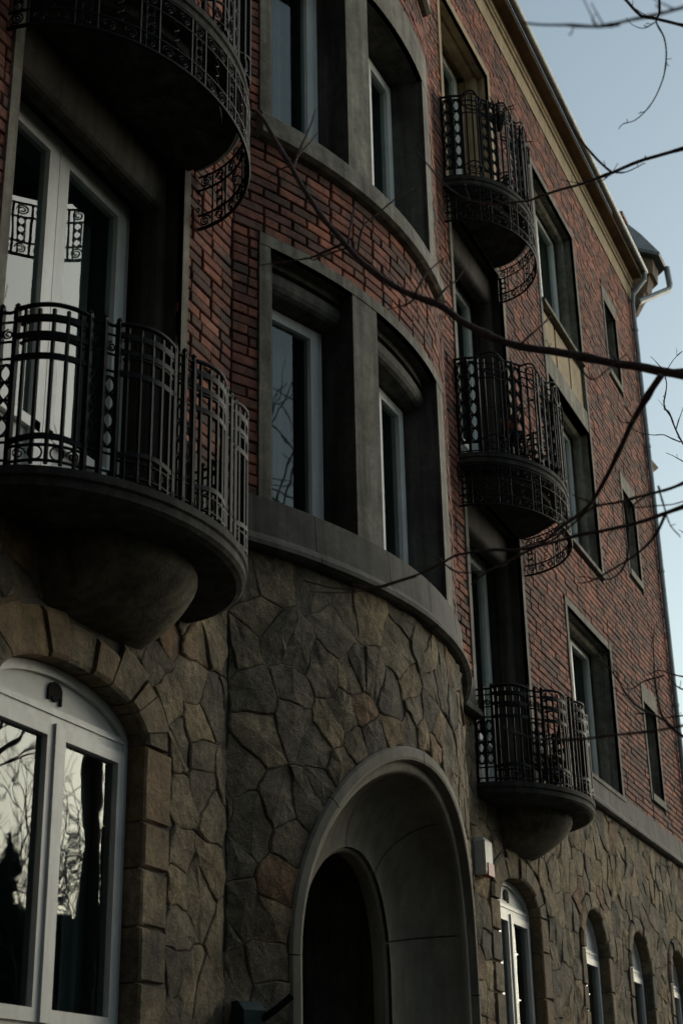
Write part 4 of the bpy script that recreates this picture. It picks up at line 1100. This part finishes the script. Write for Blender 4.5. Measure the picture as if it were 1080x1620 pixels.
# low boughs at the right edge
bough('bough', [(1130, 1130), (1080, 1148), (1000, 1160), (940, 1166), (880, 1170), (830, 1166), (795, 1150)], 4.2, 4.6, .0085, .003, [T_at(2.4), (5.0, .1, 2.45)], 0, seed=19)
bough('branch', [(1130, 1190), (1080, 1165), (1050, 1140), (1010, 1118), (985, 1092), (965, 1060), (945, 1042)], 6.4, 6.8, .011, .003, [T_at(2.9)], 4, .2, seed=20)
bough('branch', [(1080, 1165), (1052, 1140), (1040, 1110), (1033, 1060), (1032, 1020), (1034, 990)], 6.4, 6.7, .008, .002, None, 0, seed=21)
for k, px_ in enumerate([[(1050, 1068), (1020, 1078), (1000, 1090), (985, 1090)], [(1080, 1070), (1060, 1066), (1040, 1062), (1022, 1068)], [(1090, 1095), (1070, 1085), (1058, 1068), (1052, 1060)], [(1030, 1130), (1010, 1128), (1005, 1130)], [(1090, 1130), (1060, 1135), (1040, 1138)]]):
    bough('twig', px_, 6.4, 6.6, .0045, .0015, seed=80+k)

# a second bare tree farther down the street: its sharp twigs stand against the sky at the right edge
t2 = empty('bare_tree', (14.2, -.9, 0), 'farther bare tree with fine sharp twigs against the pale sky at right edge', 'tree')
mb = MB(); T2 = jitter([(14.2, -.9, 0), (14.1, -.9, 2.5), (13.9, -.8, 5), (13.7, -.8, 7.5), (13.6, -.7, 9.5)], .03, 4); mb.tube(T2, [.15-.11*i/len(T2) for i in range(len(T2))], 10); mb.build('trunk', 'bark', t2, smooth=True)
bough('branch', [(1110, 745), (1088, 715), (1070, 685), (1060, 660), (1050, 640), (1053, 610), (1052, 590), (1062, 572), (1078, 556)], 12, 12.3, .016, .003, [T2[int(len(T2)*.6)]], 0, seed=90, parent=t2)
for k, px_ in enumerate([[(1050, 592), (1042, 578), (1028, 564)], [(1068, 680), (1074, 660), (1082, 640)], [(1064, 668), (1056, 650), (1050, 648), (1048, 632)], [(1075, 700), (1060, 692), (1048, 687), (1030, 688), (1010, 685), (995, 672), (988, 662)], [(1100, 742), (1075, 728), (1062, 720), (1052, 716)], [(1110, 722), (1090, 710), (1070, 690)],
        [(1110, 860), (1092, 850), (1072, 838)], [(1120, 330), (1090, 118), (1077, 114)], [(1120, 420), (1100, 400), (1075, 214)]][:7]):
    bough('twig', px_, 12, 12.2, .007, .002, seed=95+k, parent=t2)

# ------------------------------------------------------------------ street, what the panes mirror, and unseen shade casters
def sheet(name, x0, x1, y0, y1, z, mat):
    mb = MB(); mb.add([(x0, y0, z), (x1, y0, z), (x1, y1, z), (x0, y1, z)], [(0, 1, 2, 3)]); return mb.build(name, mat, None, kind='structure')
sheet('ground', -900, 900, -900, 900, -.16, 'grass')
sheet('road', -300, 300, -11, -4, -.15, 'asphalt')
mb = MB(); mb.box(-300, 300, -4.0, 4.2, -.3, -.0); mb.build('pavement', 'paving', None, kind='structure')
mb = MB(); mb.box(-300, 300, -13.5, -11, -.3, -.01); mb.build('pavement', 'paving', None, kind='structure')
def recursive_tree(name, loc, h_, seed, label, levels=5):
    t = empty(name, loc, label, 'tree', 'bare trees across the road mirrored in the panes'); rr = random.Random(seed)
    tr = MB(); cr = MB(); x, y, z = loc
    def grow(mb, p, d, L, r_, lv):
        q = p+d*L; m = p.lerp(q, .5)+Vector((rr.uniform(-1, 1), rr.uniform(-1, 1), rr.uniform(-.3, .6)))*L*.08
        mb.tube([p, m, q], [r_, r_*.85, r_*.7], 6 if lv < 2 else 4, cap=False)
        if lv >= levels: return
        for k in range(3 if lv else 5):
            a = rr.uniform(0, 2*pi); sp = rr.uniform(.35, .95)
            dd = (d+Vector((cos(a), sin(a), rr.uniform(-.2, .5)))*sp).normalized()
            grow(cr, q if k else m.lerp(q, .6), dd, L*rr.uniform(.62, .85), r_*.62, lv+1)
    grow(tr, Vector((x, y, z)), Vector((0, 0, 1)), h_*.28, h_*.008, 0)
    tr.build('trunk', 'bark', t); cr.build('crown', 'bark', t)
recursive_tree('bare_tree', (30, -11.8, -.02), 12, 1, 'bare street tree across the road mirrored in the lower left arched window')
recursive_tree('bare_tree', (33, -15, -.16), 15, 2, 'tall bare tree farther off mirrored high in the left panes')
recursive_tree('bare_tree', (45, -14, -.16), 14, 3, 'distant bare tree mirrored between the conifer and the houses')
recursive_tree('bare_tree', (14.6, -5.4, -.16), 14, 6, 'bare tree near the kerb mirrored in the bow window beside the balcony')
def conifer(loc, h_, seed, label, spread=.2, nb=1500):
    t = empty('conifer', loc, label, 'tree', 'unseen spruces added for shade' if nb > 2000 else None); rr = random.Random(seed); x, y, z = loc
    mb = MB(); mb.tube([(x, y, z), (x, y, z+h_)], [h_*.018, .01], 8); mb.build('trunk', 'bark', t)
    mb = MB()
    for k in range(nb):
        f = rr.random()**.8; zz = z+h_*(.05+.95*f); rad = h_*spread*(1-f)*rr.uniform(.5, 1.05)+.05; a = rr.uniform(0, 2*pi)
        p = Vector((x, y, zz)); e = Vector((x+rad*cos(a), y+rad*sin(a), zz-rad*.25)); sd2 = Vector((-sin(a), cos(a), .2))*(.12+.25*(1-f))
        m = p.lerp(e, .55); mb.add([p, m+sd2, e, m-sd2], [(0, 1, 2), (0, 2, 3)])
    mb.build('crown', 'conifer', t)
for k, (x_, y_, h__) in enumerate(((-11, -5.6, 15), (-5, -6.2, 17), (.6, -6.6, 16), (6, -7.2, 15), (11.2, -8.6, 13), (16.4, -8.6, 13.5), (21, -12.9, 14))):  # unseen spruces added to keep sky and sun off the left side
    conifer((x_, y_, -.16), h__, 30+k, ('first', 'second', 'third', 'fourth', 'fifth', 'sixth', 'seventh')[k]+' dark spruce from the grey wing in the unseen row added behind the viewer', .25, 6500)
conifer((31.5, -14.6, -.16), 9.5, 4, 'dark conifer mirrored at the left of the arched window')
def house(loc, w_, d_, h_, label):
    t = empty('house', loc, label, 'house'); x, y, z = loc
    mb = MB(); mb.box(x-w_/2, x+w_/2, y-d_/2, y+d_/2, z-.2, z+h_); mb.build('wall', 'render_wall', t)
    mb = MB(); e = .4; mb.add([(x-w_/2-e, y-d_/2-e, z+h_), (x+w_/2+e, y-d_/2-e, z+h_), (x+w_/2+e, y+d_/2+e, z+h_), (x-w_/2-e, y+d_/2+e, z+h_), (x-w_/2-e, y, z+h_+d_*.4), (x+w_/2+e, y, z+h_+d_*.4)], [(0, 1, 5, 4), (2, 3, 4, 5), (0, 4, 3), (1, 2, 5)]); mb.build('roof', 'roof', t)
    for k in range(int(w_/2.4)):
        for fl in range(int(h_/2.8)):
            xx = x-w_/2+1.2+k*2.4; zz = z+1+fl*2.8
            mb = MB(); mb.box(xx-.5, xx+.5, y+d_/2-.02, y+d_/2+.03, zz, zz+1.4); mb.build('window', 'dark', t)
house((52, -34, -.16), 14, 9, 5.6, 'pale house low on the horizon mirrored in the arched window')
house((74, -36, -.16), 16, 9, 5.6, 'farther pale house mirrored beside the first one')
# dark wood closing the view down the street
mb = MB(); wr = random.Random(11)
for k in range(9000):
    f = wr.random(); x_ = 26+40*f; y_ = -17-9*f+wr.uniform(-2.2, 2.2); top = 8.2+1.6*noise.noise(Vector((x_*.35, 0, 0)))+1.0*noise.noise(Vector((x_*1.1, 3, 0)))
    p = Vector((x_, y_, top*wr.random()**.6)); a = wr.uniform(0, pi); dv = Vector((cos(a), sin(a), wr.uniform(-.4, .4)))*.45; e = Vector((-sin(a)*.3, cos(a)*.3, wr.uniform(.4, 1)))*.4
    mb.add([p-dv, p+e, p+dv, p-e], [(0, 1, 2, 3)])
o_ = mb.build('wood', 'conifer', None, kind='stuff'); o_['label'] = 'dark wood closing the street mirrored low in the left arched window'; o_['category'] = 'wood'
# unseen wing left of the viewer, added to block sky light
nw = empty('added_wing', (-9, 2, -.16), 'plain grey unseen wing added left of the viewer to block sky light', 'building')
mb = MB(); mb.box(-15, -3.4, -9, 15, -.2, 15); mb.build('wall', 'mortar', nw)
mb = MB(); mb.add([(-15.3, -9.3, 15), (-3.1, -9.3, 15), (-3.1, 15.3, 15), (-15.3, 15.3, 15), (-9.2, -9.3, 18), (-9.2, 15.3, 18)], [(0, 4, 5, 3), (1, 2, 5, 4), (0, 1, 4), (2, 3, 5)]); mb.build('roof', 'roof', nw)
for k in range(5):
    for fl in range(4):
        mb = MB(); mb.box(-3.42, -3.37, -7.5+k*4, -6.3+k*4, 1.5+fl*3.4, 3.2+fl*3.4); mb.build('window', 'dark', nw)
# clipped hedge along the far pavement
hd = empty('hedge', (45, -14.2, -.16), 'dark hedge along the far pavement mirrored at the foot of the panes', 'hedge'); mb = MB(); hr = random.Random(3)
for k in range(9000):
    p = Vector((hr.uniform(0, 90), -14.2+hr.uniform(-.6, .6), hr.uniform(0, 2.6))); a = hr.uniform(0, pi); dv = Vector((cos(a), sin(a), hr.uniform(-.5, .5)))*.2; e = Vector((-sin(a)*.3, cos(a)*.3, hr.uniform(.3, 1)))*.16
    mb.add([p-dv, p+e, p+dv, p-e], [(0, 1, 2, 3)])
mb.box(0, 90, -14.6, -13.8, -.16, 2.2); mb.build('foliage', 'conifer', hd)
fix_normals()
